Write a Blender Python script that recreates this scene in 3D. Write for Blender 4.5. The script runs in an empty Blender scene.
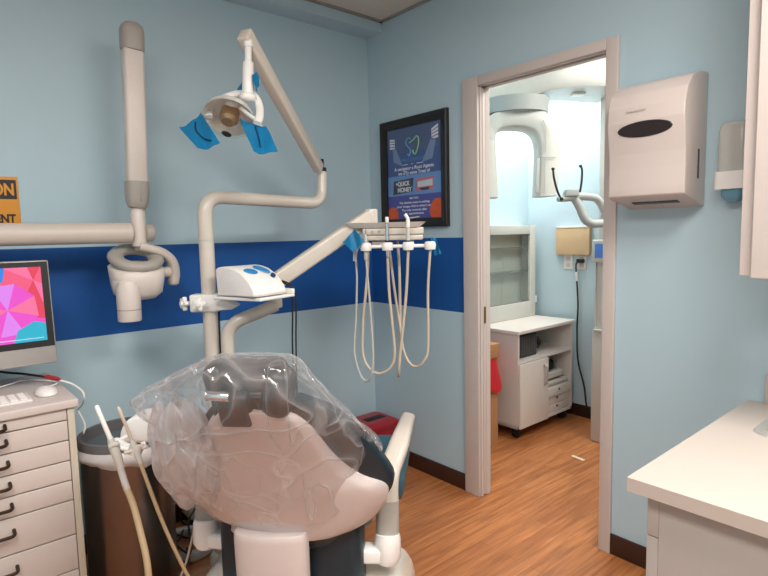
import bpy, bmesh, math, random
from mathutils import Vector, Matrix
random.seed(7)
C = bpy.context.scene.collection
PI = math.pi
V = Vector

# ---------------------------------------------------------------- camera, light, exposure
cam_data = bpy.data.cameras.new('camera')
cam_data.sensor_width = 36.0
cam_data.lens = 36.0 * 555.45 / 768.0
cam_data.clip_start = 0.02
cam = bpy.data.objects.new('camera', cam_data)
C.objects.link(cam)
YAW, PITCH, ROLL = math.radians(40.7135), math.radians(-5.5592), math.radians(-1.2709)
fw = V((math.sin(YAW)*math.cos(PITCH), math.cos(YAW)*math.cos(PITCH), math.sin(PITCH)))
rt0 = V((math.cos(YAW), -math.sin(YAW), 0)); up0 = rt0.cross(fw)
rt = rt0*math.cos(ROLL) + up0*math.sin(ROLL)
up = -rt0*math.sin(ROLL) + up0*math.cos(ROLL)
M = Matrix(((rt.x, up.x, -fw.x, -2.1561), (rt.y, up.y, -fw.y, -2.6102), (rt.z, up.z, -fw.z, 1.3589), (0, 0, 0, 1)))
cam.matrix_world = M
bpy.context.scene.camera = cam

world = bpy.data.worlds.new('world'); bpy.context.scene.world = world
world.use_nodes = True
world.node_tree.nodes['Background'].inputs[0].default_value = (0.8, 0.88, 1.0, 1)
world.node_tree.nodes['Background'].inputs[1].default_value = 0.15

def area(name, loc, sx, sy, power, col, rot=(0, 0, 0)):
    l = bpy.data.lights.new(name, 'AREA'); l.shape = 'RECTANGLE'
    l.size, l.size_y, l.energy, l.color = sx, sy, power, col
    o = bpy.data.objects.new(name, l); C.objects.link(o)
    o.location = loc; o.rotation_euler = rot
    return o
area('room_ceiling_lamp', (-1.0, -2.75, 2.53), 1.2, 0.6, 56, (1.0, 0.94, 0.885))
area('room_ceiling_lamp', (-2.45, -2.3, 2.53), 0.6, 1.2, 42, (1.0, 0.94, 0.885))
area('imaging_room_ceiling_lamp', (0.80, -1.75, 2.53), 0.6, 0.9, 30, (1.0, 0.95, 0.88))
area('imaging_room_ceiling_lamp', (1.0, -0.36, 2.53), 0.9, 0.3, 21, (1.0, 0.97, 0.94))
vs = bpy.context.scene.view_settings
vs.view_transform = 'Standard'; vs.look = 'None'; vs.gamma = 1.0; vs.exposure = 0.12
vs.use_curve_mapping = False

# ---------------------------------------------------------------- materials
def s2l(c):
    c = c/255.0
    return c/12.92 if c <= 0.04045 else ((c+0.055)/1.055)**2.4
def rgb(r, g, b): return (s2l(r), s2l(g), s2l(b), 1.0)
MATS = {}
def mat(name, col, rough=0.5, metal=0.0, noise=0.04, scale=30.0, bump=0.0, coat=0.0, trans=0.0, alpha=1.0, emit=0.0):
    m = bpy.data.materials.new(name); m.use_nodes = True
    nt = m.node_tree; b = nt.nodes['Principled BSDF']
    b.inputs['Roughness'].default_value = rough; b.inputs['Metallic'].default_value = metal
    b.inputs['Coat Weight'].default_value = coat
    b.inputs['Transmission Weight'].default_value = trans
    b.inputs['Alpha'].default_value = alpha
    tc = nt.nodes.new('ShaderNodeTexCoord'); n = nt.nodes.new('ShaderNodeTexNoise')
    n.inputs['Scale'].default_value = scale; n.inputs['Detail'].default_value = 3
    nt.links.new(tc.outputs['Object'], n.inputs['Vector'])
    mx = nt.nodes.new('ShaderNodeMix'); mx.data_type = 'RGBA'
    mx.inputs['A'].default_value = tuple(c*(1-noise) for c in col[:3]) + (1,)
    mx.inputs['B'].default_value = tuple(min(1, c*(1+noise)) for c in col[:3]) + (1,)
    nt.links.new(n.outputs['Fac'], mx.inputs['Factor'])
    nt.links.new(mx.outputs['Result'], b.inputs['Base Color'])
    if emit:
        nt.links.new(mx.outputs['Result'], b.inputs['Emission Color']); b.inputs['Emission Strength'].default_value = emit
    if bump:
        bp = nt.nodes.new('ShaderNodeBump'); bp.inputs['Strength'].default_value = bump; bp.inputs['Distance'].default_value = 0.002
        nt.links.new(n.outputs['Fac'], bp.inputs['Height']); nt.links.new(bp.outputs['Normal'], b.inputs['Normal'])
    MATS[name] = m
    return m
mat('white_plastic', rgb(218, 208, 200), 0.38)
mat('bright_white_plastic', rgb(238, 236, 232), 0.32)
mat('beige_plastic', rgb(202, 192, 182), 0.40)
mat('cream_enamel', rgb(210, 201, 189), 0.28, coat=0.2)
mat('grey_plastic', rgb(168, 162, 154), 0.45)
mat('dark_grey_plastic', rgb(96, 95, 96), 0.5)
mat('shell_plastic', rgb(204, 192, 188), 0.38)
mat('teal_vinyl', rgb(46, 84, 98), 0.42, noise=0.1, scale=60, bump=0.1)
mat('dark_teal_vinyl', rgb(24, 44, 54), 0.4, noise=0.1)
mat('foot_grey', rgb(186, 178, 172), 0.45)
mat('black_plastic', rgb(22, 22, 24), 0.4)
mat('black_rubber', rgb(18, 18, 18), 0.6)
mat('chrome', rgb(215, 215, 215), 0.15, metal=1.0)
mat('steel', rgb(122, 115, 112), 0.28, metal=1.0, noise=0.08)
mat('sink_steel', rgb(206, 202, 196), 0.38, metal=0.6)
mat('bronze', rgb(70, 60, 52), 0.35, metal=0.8)
mat('brass', rgb(150, 128, 80), 0.35, metal=1.0)
mat('gold_reflector', rgb(176, 146, 112), 0.35, metal=0.8)
mat('mirror_dish', rgb(236, 232, 224), 0.3, metal=0.25)
mat('hose_beige', rgb(192, 178, 160), 0.5)
mat('hose_grey', rgb(190, 186, 178), 0.45)
mat('hose_yellow', rgb(180, 158, 124), 0.5)
mat('hose_brown', rgb(130, 90, 66), 0.5)
mat('laminate_white', rgb(226, 218, 210), 0.45, noise=0.015)
mat('laminate_cart', rgb(202, 192, 186), 0.5, noise=0.015)
mat('cart_edge', rgb(194, 186, 170), 0.5)
mat('worktop', rgb(190, 180, 171), 0.45, noise=0.03, scale=200)
mat('cabinet_grey', rgb(178, 172, 167), 0.5, noise=0.02, scale=80)
mat('casing_paint', rgb(204, 193, 187), 0.42, noise=0.02)
mat('baseboard_vinyl', rgb(58, 34, 26), 0.45, noise=0.1)
mat('red_plastic', rgb(160, 32, 44), 0.35)
mat('red_bag', rgb(215, 40, 52), 0.35)
mat('dark_hole', rgb(20, 8, 8), 0.6)
mat('cardboard', rgb(190, 140, 96), 0.7)
mat('maple', rgb(212, 180, 140), 0.5, noise=0.06, scale=12)
mat('blue_film', rgb(4, 114, 162), 0.35, noise=0.08)
mat('handle_shade_blue', rgb(8, 44, 84), 0.5)
mat('blue_button', rgb(40, 130, 190), 0.35)
mat('blue_dark', rgb(20, 60, 110), 0.4)
mat('blue_liquid', rgb(120, 180, 205), 0.25, trans=0.3)
mat('frame_black', rgb(26, 21, 20), 0.35)
mat('sign_yellow', rgb(222, 148, 36), 0.5)
mat('sign_black', rgb(28, 20, 18), 0.5)
mat('keyboard_white', rgb(226, 222, 216), 0.4)
mat('key_white', rgb(236, 232, 228), 0.4)
mat('alu', rgb(190, 186, 182), 0.4, metal=0.6)
mat('bezel_black', rgb(16, 12, 12), 0.5)
mat('ceiling_tile', rgb(214, 206, 196), 0.8, noise=0.06, scale=120, bump=0.3)
mat('ceiling_grid', rgb(150, 145, 138), 0.5)
mat('tank_clear', rgb(222, 224, 220), 0.2, alpha=0.6)
def thin_glass(name, tint, refl):
    m = bpy.data.materials.new(name); m.use_nodes = True; nt = m.node_tree
    for n in list(nt.nodes): nt.nodes.remove(n)
    out = nt.nodes.new('ShaderNodeOutputMaterial'); tr = nt.nodes.new('ShaderNodeBsdfTransparent'); tr.inputs[0].default_value = tint
    gl = nt.nodes.new('ShaderNodeBsdfGlossy'); gl.inputs['Roughness'].default_value = 0.05
    lw = nt.nodes.new('ShaderNodeValue'); lw.outputs[0].default_value = refl
    mx = nt.nodes.new('ShaderNodeMixShader'); nt.links.new(lw.outputs[0], mx.inputs[0]); nt.links.new(tr.outputs[0], mx.inputs[1]); nt.links.new(gl.outputs[0], mx.inputs[2])
    nt.links.new(mx.outputs[0], out.inputs[0]); MATS[name] = m
thin_glass('glass_clear', (0.96, 0.98, 0.97, 1), 0.07)
mat('shelf_glass', rgb(150, 160, 156), 0.1, alpha=0.6)
mat('tape', rgb(232, 220, 190), 0.6)
mat('dispenser', rgb(206, 194, 188), 0.3, noise=0.015)
mat('dispenser_window', rgb(42, 34, 34), 0.25)
mat('machine_white', rgb(208, 208, 200), 0.4)
mat('machine_grey', rgb(180, 184, 180), 0.45)
mat('machine_panel', rgb(196, 192, 184), 0.5)
mat('liner_film', rgb(214, 208, 206), 0.3, alpha=0.72)
mat('outlet_white', rgb(232, 230, 222), 0.4)
mat('lcd_blue', rgb(70, 110, 170), 0.3, emit=0.35)
mat('bin_inside', rgb(100, 110, 118), 0.5)

# walls: pale blue paint with a navy band at mid height (z 0.946 to 1.332)
def wall_mat(name, band, col=rgb(181, 205, 215)):
    m = bpy.data.materials.new(name); m.use_nodes = True
    nt = m.node_tree; b = nt.nodes['Principled BSDF']; b.inputs['Roughness'].default_value = 0.55
    b.inputs['Specular IOR Level'].default_value = 0.3
    g = nt.nodes.new('ShaderNodeNewGeometry'); sx = nt.nodes.new('ShaderNodeSeparateXYZ')
    nt.links.new(g.outputs['Position'], sx.inputs[0])
    n = nt.nodes.new('ShaderNodeTexNoise'); n.inputs['Scale'].default_value = 180; n.inputs['Detail'].default_value = 2
    nt.links.new(g.outputs['Position'], n.inputs['Vector'])
    bp = nt.nodes.new('ShaderNodeBump'); bp.inputs['Strength'].default_value = 0.08; bp.inputs['Distance'].default_value = 0.002
    nt.links.new(n.outputs['Fac'], bp.inputs['Height']); nt.links.new(bp.outputs['Normal'], b.inputs['Normal'])
    mx = nt.nodes.new('ShaderNodeMix'); mx.data_type = 'RGBA'
    mx.inputs['A'].default_value = col; mx.inputs['B'].default_value = rgb(24, 84, 156)
    if band:
        if band == 'back': pass
        a = nt.nodes.new('ShaderNodeMath'); a.operation = 'GREATER_THAN'; a.inputs[1].default_value = 0.946
        c = nt.nodes.new('ShaderNodeMath'); c.operation = 'LESS_THAN'; c.inputs[1].default_value = 1.332
        d = nt.nodes.new('ShaderNodeMath'); d.operation = 'MULTIPLY'
        nt.links.new(sx.outputs['Z'], a.inputs[0]); nt.links.new(sx.outputs['Z'], c.inputs[0])
        nt.links.new(a.outputs[0], d.inputs[0]); nt.links.new(c.outputs[0], d.inputs[1])
        nt.links.new(d.outputs[0], mx.inputs['Factor'])
    else:
        mx.inputs['Factor'].default_value = 0
    nt.links.new(mx.outputs['Result'], b.inputs['Base Color'])
    MATS[name] = m
wall_mat('wall_banded', True)
wall_mat('wall_plain', False)
wall_mat('wall_imaging_lit', False, rgb(190, 211, 219))  # same blue paint, its colour lightened for the brighter light in this room

def floor_mat():
    m = bpy.data.materials.new('wood_planks'); m.use_nodes = True
    nt = m.node_tree; b = nt.nodes['Principled BSDF']
    b.inputs['Roughness'].default_value = 0.38
    tc = nt.nodes.new('ShaderNodeNewGeometry')
    br = nt.nodes.new('ShaderNodeTexBrick')
    br.inputs['Scale'].default_value = 1.0; br.inputs['Brick Width'].default_value = 0.9; br.inputs['Row Height'].default_value = 0.065
    br.inputs['Mortar Size'].default_value = 0.0008; br.inputs['Mortar Smooth'].default_value = 0.1
    br.inputs['Color1'].default_value = rgb(198, 132, 82); br.inputs['Color2'].default_value = rgb(180, 116, 70)
    br.inputs['Mortar'].default_value = rgb(142, 84, 48); br.offset = 0.37
    nt.links.new(tc.outputs['Position'], br.inputs['Vector'])
    mp = nt.nodes.new('ShaderNodeMapping'); mp.inputs['Scale'].default_value = (1.6, 22, 1)
    nt.links.new(tc.outputs['Position'], mp.inputs['Vector'])
    n = nt.nodes.new('ShaderNodeTexNoise'); n.inputs['Scale'].default_value = 2.2; n.inputs['Detail'].default_value = 6; n.inputs['Distortion'].default_value = 0.6
    nt.links.new(mp.outputs[0], n.inputs['Vector'])
    cr = nt.nodes.new('ShaderNodeValToRGB')
    cr.color_ramp.elements[0].position = 0.3; cr.color_ramp.elements[0].color = (0.62, 0.56, 0.5, 1)
    cr.color_ramp.elements[1].position = 0.7; cr.color_ramp.elements[1].color = (1.12, 1.08, 1.02, 1)
    nt.links.new(n.outputs['Fac'], cr.inputs[0])
    mx = nt.nodes.new('ShaderNodeMix'); mx.data_type = 'RGBA'; mx.blend_type = 'MULTIPLY'; mx.inputs['Factor'].default_value = 1
    nt.links.new(br.outputs['Color'], mx.inputs['A']); nt.links.new(cr.outputs[0], mx.inputs['B'])
    nt.links.new(mx.outputs['Result'], b.inputs['Base Color'])
    MATS['wood_planks'] = m
floor_mat()

def film_mat(name, lo, hi):
    m = bpy.data.materials.new(name); m.use_nodes = True
    nt = m.node_tree
    for n in list(nt.nodes): nt.nodes.remove(n)
    out = nt.nodes.new('ShaderNodeOutputMaterial')
    tr = nt.nodes.new('ShaderNodeBsdfTransparent'); tr.inputs[0].default_value = (0.985, 0.98, 0.985, 1)
    df = nt.nodes.new('ShaderNodeBsdfDiffuse'); df.inputs[0].default_value = (0.93, 0.92, 0.93, 1)
    tl = nt.nodes.new('ShaderNodeBsdfTranslucent'); tl.inputs[0].default_value = (0.93, 0.92, 0.93, 1)
    gl = nt.nodes.new('ShaderNodeBsdfGlossy'); gl.inputs[0].default_value = (1, 1, 1, 1); gl.inputs['Roughness'].default_value = 0.10
    geo = nt.nodes.new('ShaderNodeNewGeometry')
    n = nt.nodes.new('ShaderNodeTexNoise'); n.inputs['Scale'].default_value = 9; n.inputs['Detail'].default_value = 2; n.inputs['Distortion'].default_value = 0.6
    nt.links.new(geo.outputs['Position'], n.inputs['Vector'])
    bp = nt.nodes.new('ShaderNodeBump'); bp.inputs['Strength'].default_value = 0.7; bp.inputs['Distance'].default_value = 0.02
    nt.links.new(n.outputs['Fac'], bp.inputs['Height'])
    for s in (df, tl, gl): nt.links.new(bp.outputs['Normal'], s.inputs['Normal'])
    a1 = nt.nodes.new('ShaderNodeMixShader'); a1.inputs[0].default_value = 0.5
    nt.links.new(df.outputs[0], a1.inputs[1]); nt.links.new(tl.outputs[0], a1.inputs[2])
    a2 = nt.nodes.new('ShaderNodeMixShader')
    mp = nt.nodes.new('ShaderNodeMapping'); mp.inputs['Scale'].default_value = (7, 7, 2.6); mp.inputs['Rotation'].default_value = (0.35, 0.25, 0)
    nt.links.new(geo.outputs['Position'], mp.inputs['Vector'])
    def ridge(scale, rot, power, vec):
        mp = nt.nodes.new('ShaderNodeMapping'); mp.inputs['Scale'].default_value = scale; mp.inputs['Rotation'].default_value = rot
        nt.links.new(vec, mp.inputs['Vector'])
        q = nt.nodes.new('ShaderNodeTexNoise'); q.inputs['Scale'].default_value = 1.0; q.inputs['Detail'].default_value = 1.0; q.inputs['Distortion'].default_value = 0.15
        nt.links.new(mp.outputs[0], q.inputs['Vector'])
        m1 = nt.nodes.new('ShaderNodeMath'); m1.operation = 'MULTIPLY_ADD'; m1.inputs[1].default_value = 2.0; m1.inputs[2].default_value = -1.0
        m2 = nt.nodes.new('ShaderNodeMath'); m2.operation = 'ABSOLUTE'
        m3 = nt.nodes.new('ShaderNodeMath'); m3.operation = 'SUBTRACT'; m3.inputs[0].default_value = 1.0
        m4 = nt.nodes.new('ShaderNodeMath'); m4.operation = 'POWER'; m4.inputs[1].default_value = power
        nt.links.new(q.outputs['Fac'], m1.inputs[0]); nt.links.new(m1.outputs[0], m2.inputs[0]); nt.links.new(m2.outputs[0], m3.inputs[1]); nt.links.new(m3.outputs[0], m4.inputs[0])
        return m4.outputs[0]
    ra = ridge((11, 11, 1.7), (0.35, 0.3, 0), 20.0, geo.outputs['Position'])
    rb = ridge((4.5, 2.5, 5.5), (0.9, -0.5, 0.3), 30.0, geo.outputs['Position'])
    sm = nt.nodes.new('ShaderNodeMath'); sm.operation = 'MAXIMUM'
    nt.links.new(ra, sm.inputs[0]); nt.links.new(rb, sm.inputs[1])
    st = nt.nodes.new('ShaderNodeMapRange'); st.inputs['To Min'].default_value = lo; st.inputs['To Max'].default_value = hi
    nt.links.new(sm.outputs[0], st.inputs['Value'])
    hb = nt.nodes.new('ShaderNodeMath'); hb.operation = 'MULTIPLY_ADD'; hb.inputs[1].default_value = 0.5
    nt.links.new(sm.outputs[0], hb.inputs[0]); nt.links.new(n.outputs['Fac'], hb.inputs[2]); nt.links.new(hb.outputs[0], bp.inputs['Height'])
    lw = nt.nodes.new('ShaderNodeLayerWeight'); lw.inputs[0].default_value = 0.35
    fc = nt.nodes.new('ShaderNodeMath'); fc.operation = 'POWER'; fc.inputs[1].default_value = 2.0
    nt.links.new(lw.outputs['Facing'], fc.inputs[0])
    ad = nt.nodes.new('ShaderNodeMath'); ad.operation = 'MULTIPLY_ADD'; ad.inputs[1].default_value = 0.36
    nt.links.new(fc.outputs[0], ad.inputs[0]); nt.links.new(st.outputs[0], ad.inputs[2])
    nt.links.new(ad.outputs[0], a2.inputs[0])
    nt.links.new(tr.outputs[0], a2.inputs[1]); nt.links.new(a1.outputs[0], a2.inputs[2])
    mu = nt.nodes.new('ShaderNodeMath'); mu.operation = 'MULTIPLY_ADD'; mu.inputs[1].default_value = 0.30; mu.inputs[2].default_value = 0.035
    nt.links.new(lw.outputs['Fresnel'], mu.inputs[0])
    a3 = nt.nodes.new('ShaderNodeMixShader')
    nt.links.new(mu.outputs[0], a3.inputs[0]); nt.links.new(a2.outputs[0], a3.inputs[1]); nt.links.new(gl.outputs[0], a3.inputs[2])
    nt.links.new(a3.outputs[0], out.inputs[0])
    MATS[name] = m
film_mat('clear_film', 0.09, 0.36)
film_mat('bunched_film', 0.32, 0.6)

# ---------------------------------------------------------------- mesh helpers
def fillet(pts, r, n=7):
    pts = [V(p) for p in pts]; out = [pts[0]]
    for i in range(1, len(pts)-1):
        a, b, c = pts[i-1], pts[i], pts[i+1]
        d1, d2 = (a-b), (c-b)
        k = min(r, d1.length*0.48, d2.length*0.48)
        p, q = b + d1.normalized()*k, b + d2.normalized()*k
        for j in range(n+1):
            t = j/n
            out.append(p*(1-t)**2 + b*2*t*(1-t) + q*t*t)
    out.append(pts[-1])
    return out
def catmull(pts, n=8):
    pts = [V(p) for p in pts]; q = [pts[0]*2-pts[1]] + pts + [pts[-1]*2-pts[-2]]; out = []
    for i in range(1, len(q)-2):
        a, b, c, d = q[i-1], q[i], q[i+1], q[i+2]
        for j in range(n):
            t = j/n
            out.append(0.5*((2*b) + (c-a)*t + (2*a-5*b+4*c-d)*t*t + (3*b-a-3*c+d)*t**3))
    out.append(pts[-1])
    return out
def interp(xs, ys, x):
    # smooth (cosine-eased Hermite) interpolation through a table
    if x <= xs[0]: return ys[0]
    if x >= xs[-1]: return ys[-1]
    for i in range(len(xs)-1):
        if xs[i] <= x <= xs[i+1]:
            h = xs[i+1]-xs[i]; t = (x-xs[i])/h
            def sl(k):
                if k <= 0 or k >= len(xs)-1: return 0 if len(xs) < 3 else (ys[min(k+1, len(xs)-1)]-ys[max(k-1, 0)])/(xs[min(k+1, len(xs)-1)]-xs[max(k-1, 0)])
                return (ys[k+1]-ys[k-1])/(xs[k+1]-xs[k-1])
            m0, m1 = sl(i)*h, sl(i+1)*h
            return (2*t**3-3*t**2+1)*ys[i]+(t**3-2*t**2+t)*m0+(-2*t**3+3*t**2)*ys[i+1]+(t**3-t**2)*m1
class MB:
    def __init__(self): self.bm = bmesh.new(); self.mi = 0
    def merge(self, t, Mx=None):
        if Mx is not None: t.transform(Mx)
        for f in t.faces: f.material_index = self.mi; f.smooth = True
        me = bpy.data.meshes.new('t'); t.to_mesh(me); t.free()
        self.bm.from_mesh(me); bpy.data.meshes.remove(me)
        return self
    def box(self, c, s, bevel=0.0, rot=None, seg=3):
        t = bmesh.new(); bmesh.ops.create_cube(t, size=1)
        bmesh.ops.scale(t, vec=s, verts=t.verts)
        if bevel: bmesh.ops.bevel(t, geom=t.edges[:], offset=min(bevel, min(s)*0.49), segments=seg, profile=0.5, affect='EDGES')
        Mx = Matrix.Translation(c)
        if rot is not None: Mx = Mx @ rot.to_4x4()
        return self.merge(t, Mx)
    def lim(self, x0, x1, y0, y1, z0, z1, bevel=0.0, seg=3):
        return self.box(((x0+x1)/2, (y0+y1)/2, (z0+z1)/2), (abs(x1-x0), abs(y1-y0), abs(z1-z0)), bevel, None, seg)
    def beam(self, p0, p1, w, h, bevel=0.0, upv=(0, 0, 1), w1=None, h1=None):
        # box from p0 to p1: w across, h along upv
        p0, p1 = V(p0), V(p1); d = p1-p0; z = d.normalized(); x = V(upv).cross(z)
        if x.length < 1e-4: x = V((1, 0, 0)).cross(z)
        x.normalize(); y = z.cross(x)
        t = bmesh.new(); bmesh.ops.create_cube(t, size=1)
        for v in t.verts:
            k = v.co.z+0.5; ww = w+((w1 or w)-w)*k; hh = h+((h1 or h)-h)*k
            v.co = V((v.co.x*ww, v.co.y*hh, v.co.z*d.length))
        if bevel: bmesh.ops.bevel(t, geom=t.edges[:], offset=bevel, segments=3, profile=0.5, affect='EDGES')
        R = Matrix((x, y, z)).transposed().to_4x4()
        return self.merge(t, Matrix.Translation((p0+p1)/2) @ R)
    def tube(self, pts, r, n=12, sec=None, caps=True, upv=None):
        pts = [V(p) for p in pts]; N = len(pts)
        rs = r if isinstance(r, (list, tuple)) else [r]*N
        t = bmesh.new(); rings = []; nx = None
        for i in range(N):
            d = (pts[min(i+1, N-1)]-pts[max(i-1, 0)])
            if d.length < 1e-9: d = V((0, 0, 1))
            d.normalize()
            if nx is None:
                a = V(upv) if upv else (V((0, 0, 1)) if abs(d.z) < 0.9 else V((1, 0, 0)))
                nx = (a - d*a.dot(d)).normalized()
            else:
                nx = (nx - d*nx.dot(d)).normalized()
            ny = d.cross(nx); ring = []
            for k in range(n):
                a = 2*PI*k/n; ca, sa = math.cos(a), math.sin(a)
                if sec:
                    e = sec[2] if len(sec) > 2 else 1.0
                    cx = math.copysign(abs(ca)**e, ca)*sec[0]; cy = math.copysign(abs(sa)**e, sa)*sec[1]
                    ring.append(t.verts.new(pts[i]+(nx*cx+ny*cy)*rs[i]))
                else: ring.append(t.verts.new(pts[i]+(nx*ca+ny*sa)*rs[i]))
            rings.append(ring)
        for i in range(N-1):
            for k in range(n):
                t.faces.new((rings[i][k], rings[i][(k+1) % n], rings[i+1][(k+1) % n], rings[i+1][k]))
        if caps:
            t.faces.new(rings[0][::-1]); t.faces.new(rings[-1])
        bmesh.ops.recalc_face_normals(t, faces=t.faces[:])
        return self.merge(t)
    def cyl(self, p0, p1, r0, r1=None, n=24, bevel=0.0):
        p0, p1 = V(p0), V(p1); r1 = r0 if r1 is None else r1
        if bevel:
            d = (p1-p0).normalized()*bevel
            return self.tube([p0, p0+d*0.3, p0+d, p1-d, p1-d*0.3, p1], [r0-bevel, r0-bevel*0.3, r0, r1, r1-bevel*0.3, r1-bevel], n)
        return self.tube([p0, p1], [r0, r1], n)
    def lathe(self, prof, c, axis=(0, 0, 1), n=32, sx=1.0, sy=1.0, up=None, close=False):
        z = V(axis).normalized(); a = V(up) if up else (V((1, 0, 0)) if abs(z.x) < 0.9 else V((0, 1, 0)))
        x = (a-z*a.dot(z)).normalized(); y = z.cross(x); c = V(c)
        t = bmesh.new(); rings = []
        for r, h in prof:
            rings.append([t.verts.new(c+z*h+(x*math.cos(2*PI*k/n)*sx+y*math.sin(2*PI*k/n)*sy)*max(r, 1e-4)) for k in range(n)])
        for i in range(len(rings)-1):
            for k in range(n): t.faces.new((rings[i][k], rings[i][(k+1) % n], rings[i+1][(k+1) % n], rings[i+1][k]))
        if close:
            t.faces.new(rings[0][::-1]); t.faces.new(rings[-1])
        bmesh.ops.recalc_face_normals(t, faces=t.faces[:])
        return self.merge(t)
    def loft(self, rings, caps=True, closed=True):
        t = bmesh.new(); R = [[t.verts.new(V(p)) for p in r] for r in rings]; n = len(R[0])
        for i in range(len(R)-1):
            for k in range(n if closed else n-1): t.faces.new((R[i][k], R[i][(k+1) % n], R[i+1][(k+1) % n], R[i+1][k]))
        if caps: t.faces.new(R[0][::-1]); t.faces.new(R[-1])
        bmesh.ops.recalc_face_normals(t, faces=t.faces[:])
        return self.merge(t)
    def prism(self, poly, d, bevel=0.0, seg=3):
        # polygon of 3D points extruded by vector d
        d = V(d); t = bmesh.new()
        a = [t.verts.new(V(p)) for p in poly]; b = [t.verts.new(V(p)+d) for p in poly]; n = len(poly)
        t.faces.new(a[::-1]); t.faces.new(b)
        for i in range(n): t.faces.new((a[i], a[(i+1) % n], b[(i+1) % n], b[i]))
        bmesh.ops.recalc_face_normals(t, faces=t.faces[:])
        if bevel: bmesh.ops.bevel(t, geom=t.edges[:], offset=bevel, segments=seg, profile=0.5, affect='EDGES')
        return self.merge(t)
    def slab(self, fa, fb, nu, nv):
        # closed solid between two parametric sheets
        t = bmesh.new()
        A = [[t.verts.new(V(fa(i/nu, j/nv))) for j in range(nv+1)] for i in range(nu+1)]
        B = [[t.verts.new(V(fb(i/nu, j/nv))) for j in range(nv+1)] for i in range(nu+1)]
        for i in range(nu):
            for j in range(nv):
                t.faces.new((A[i][j], A[i+1][j], A[i+1][j+1], A[i][j+1]))
                t.faces.new((B[i][j], B[i][j+1], B[i+1][j+1], B[i+1][j]))
        for i in range(nu):
            t.faces.new((A[i][0], B[i][0], B[i+1][0], A[i+1][0])); t.faces.new((A[i][nv], A[i+1][nv], B[i+1][nv], B[i][nv]))
        for j in range(nv):
            t.faces.new((A[0][j], A[0][j+1], B[0][j+1], B[0][j])); t.faces.new((A[nu][j], B[nu][j], B[nu][j+1], A[nu][j+1]))
        bmesh.ops.recalc_face_normals(t, faces=t.faces[:])
        return self.merge(t)
    def sheet(self, f, nu, nv):
        t = bmesh.new()
        A = [[t.verts.new(V(f(i/nu, j/nv))) for j in range(nv+1)] for i in range(nu+1)]
        for i in range(nu):
            for j in range(nv): t.faces.new((A[i][j], A[i+1][j], A[i+1][j+1], A[i][j+1]))
        return self.merge(t)
    def ell(self, c, s, rot=None, n=20, seg=14):
        t = bmesh.new(); bmesh.ops.create_uvsphere(t, u_segments=n, v_segments=seg, radius=1)
        bmesh.ops.scale(t, vec=s, verts=t.verts)
        Mx = Matrix.Translation(c)
        if rot is not None: Mx = Mx @ rot.to_4x4()
        return self.merge(t, Mx)
    def text(self, body, loc, xdir, zdir, size, align='CENTER', extrude=0.0004, bold=0.0, width=None):
        cu = bpy.data.curves.new('txt', 'FONT'); cu.body = body; cu.size = size; cu.align_x = align; cu.extrude = extrude; cu.offset = bold
        o = bpy.data.objects.new('txt', cu); C.objects.link(o)
        dg = bpy.context.evaluated_depsgraph_get(); me = bpy.data.meshes.new_from_object(o.evaluated_get(dg))
        bpy.data.objects.remove(o); bpy.data.curves.remove(cu)
        x = V(xdir).normalized(); y = V(zdir).normalized(); z = x.cross(y)
        t = bmesh.new(); t.from_mesh(me); bpy.data.meshes.remove(me)
        if width:
            w = max(v.co.x for v in t.verts)-min(v.co.x for v in t.verts)
            for v in t.verts: v.co.x *= width/w
        R = Matrix((x, y, z)).transposed().to_4x4()
        return self.merge(t, Matrix.Translation(loc) @ R)
    def build(self, name, mats, parent=None, sharp=35, origin=True):
        me = bpy.data.meshes.new(name)
        bmesh.ops.recalc_face_normals  # normals are set per shape
        self.bm.to_mesh(me); self.bm.free()
        for m in (mats if isinstance(mats, (list, tuple)) else [mats]): me.materials.append(MATS[m])
        me.set_sharp_from_angle(angle=math.radians(sharp))
        o = bpy.data.objects.new(name, me); C.objects.link(o)
        if parent is not None:
            o.parent = parent
            if parent.get('world_children'): o.matrix_parent_inverse = WM[parent.name].inverted()
        elif origin:
            xs = [v.co for v in me.vertices]
            c = V(((min(v.x for v in xs)+max(v.x for v in xs))/2, (min(v.y for v in xs)+max(v.y for v in xs))/2, min(v.z for v in xs)))
            me.transform(Matrix.Translation(-c)); o.location = c
        return o
WM = {}
def tag(o, label, cat, group=None):
    o['label'] = label; o['category'] = cat
    if group: o['group'] = group
    return o
def thing(name, label, cat, loc, rotz=0.0, group=None, local=False):
    # an Empty at the thing's base; children are written in world coordinates unless local
    o = bpy.data.objects.new(name, None); C.objects.link(o); o.empty_display_size = 0.1
    o.location = loc; o.rotation_euler = (0, 0, rotz)
    WM[o.name] = Matrix.Translation(loc) @ Matrix.Rotation(rotz, 4, 'Z')
    if not local: o['world_children'] = 1
    return tag(o, label, cat, group)
def struct(mb, name, m):
    o = mb.build(name, m); o['kind'] = 'structure'; return o
def part(mb, name, m, parent, label=None, sharp=35):
    # parts hang on a thing, sub-parts on a part
    o = mb.build(name, m, parent, sharp)
    if parent.type == 'MESH' and parent.parent is None:
        o.matrix_parent_inverse = Matrix.Translation(parent.location).inverted()
    if label: o['label'] = label
    return o

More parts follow.
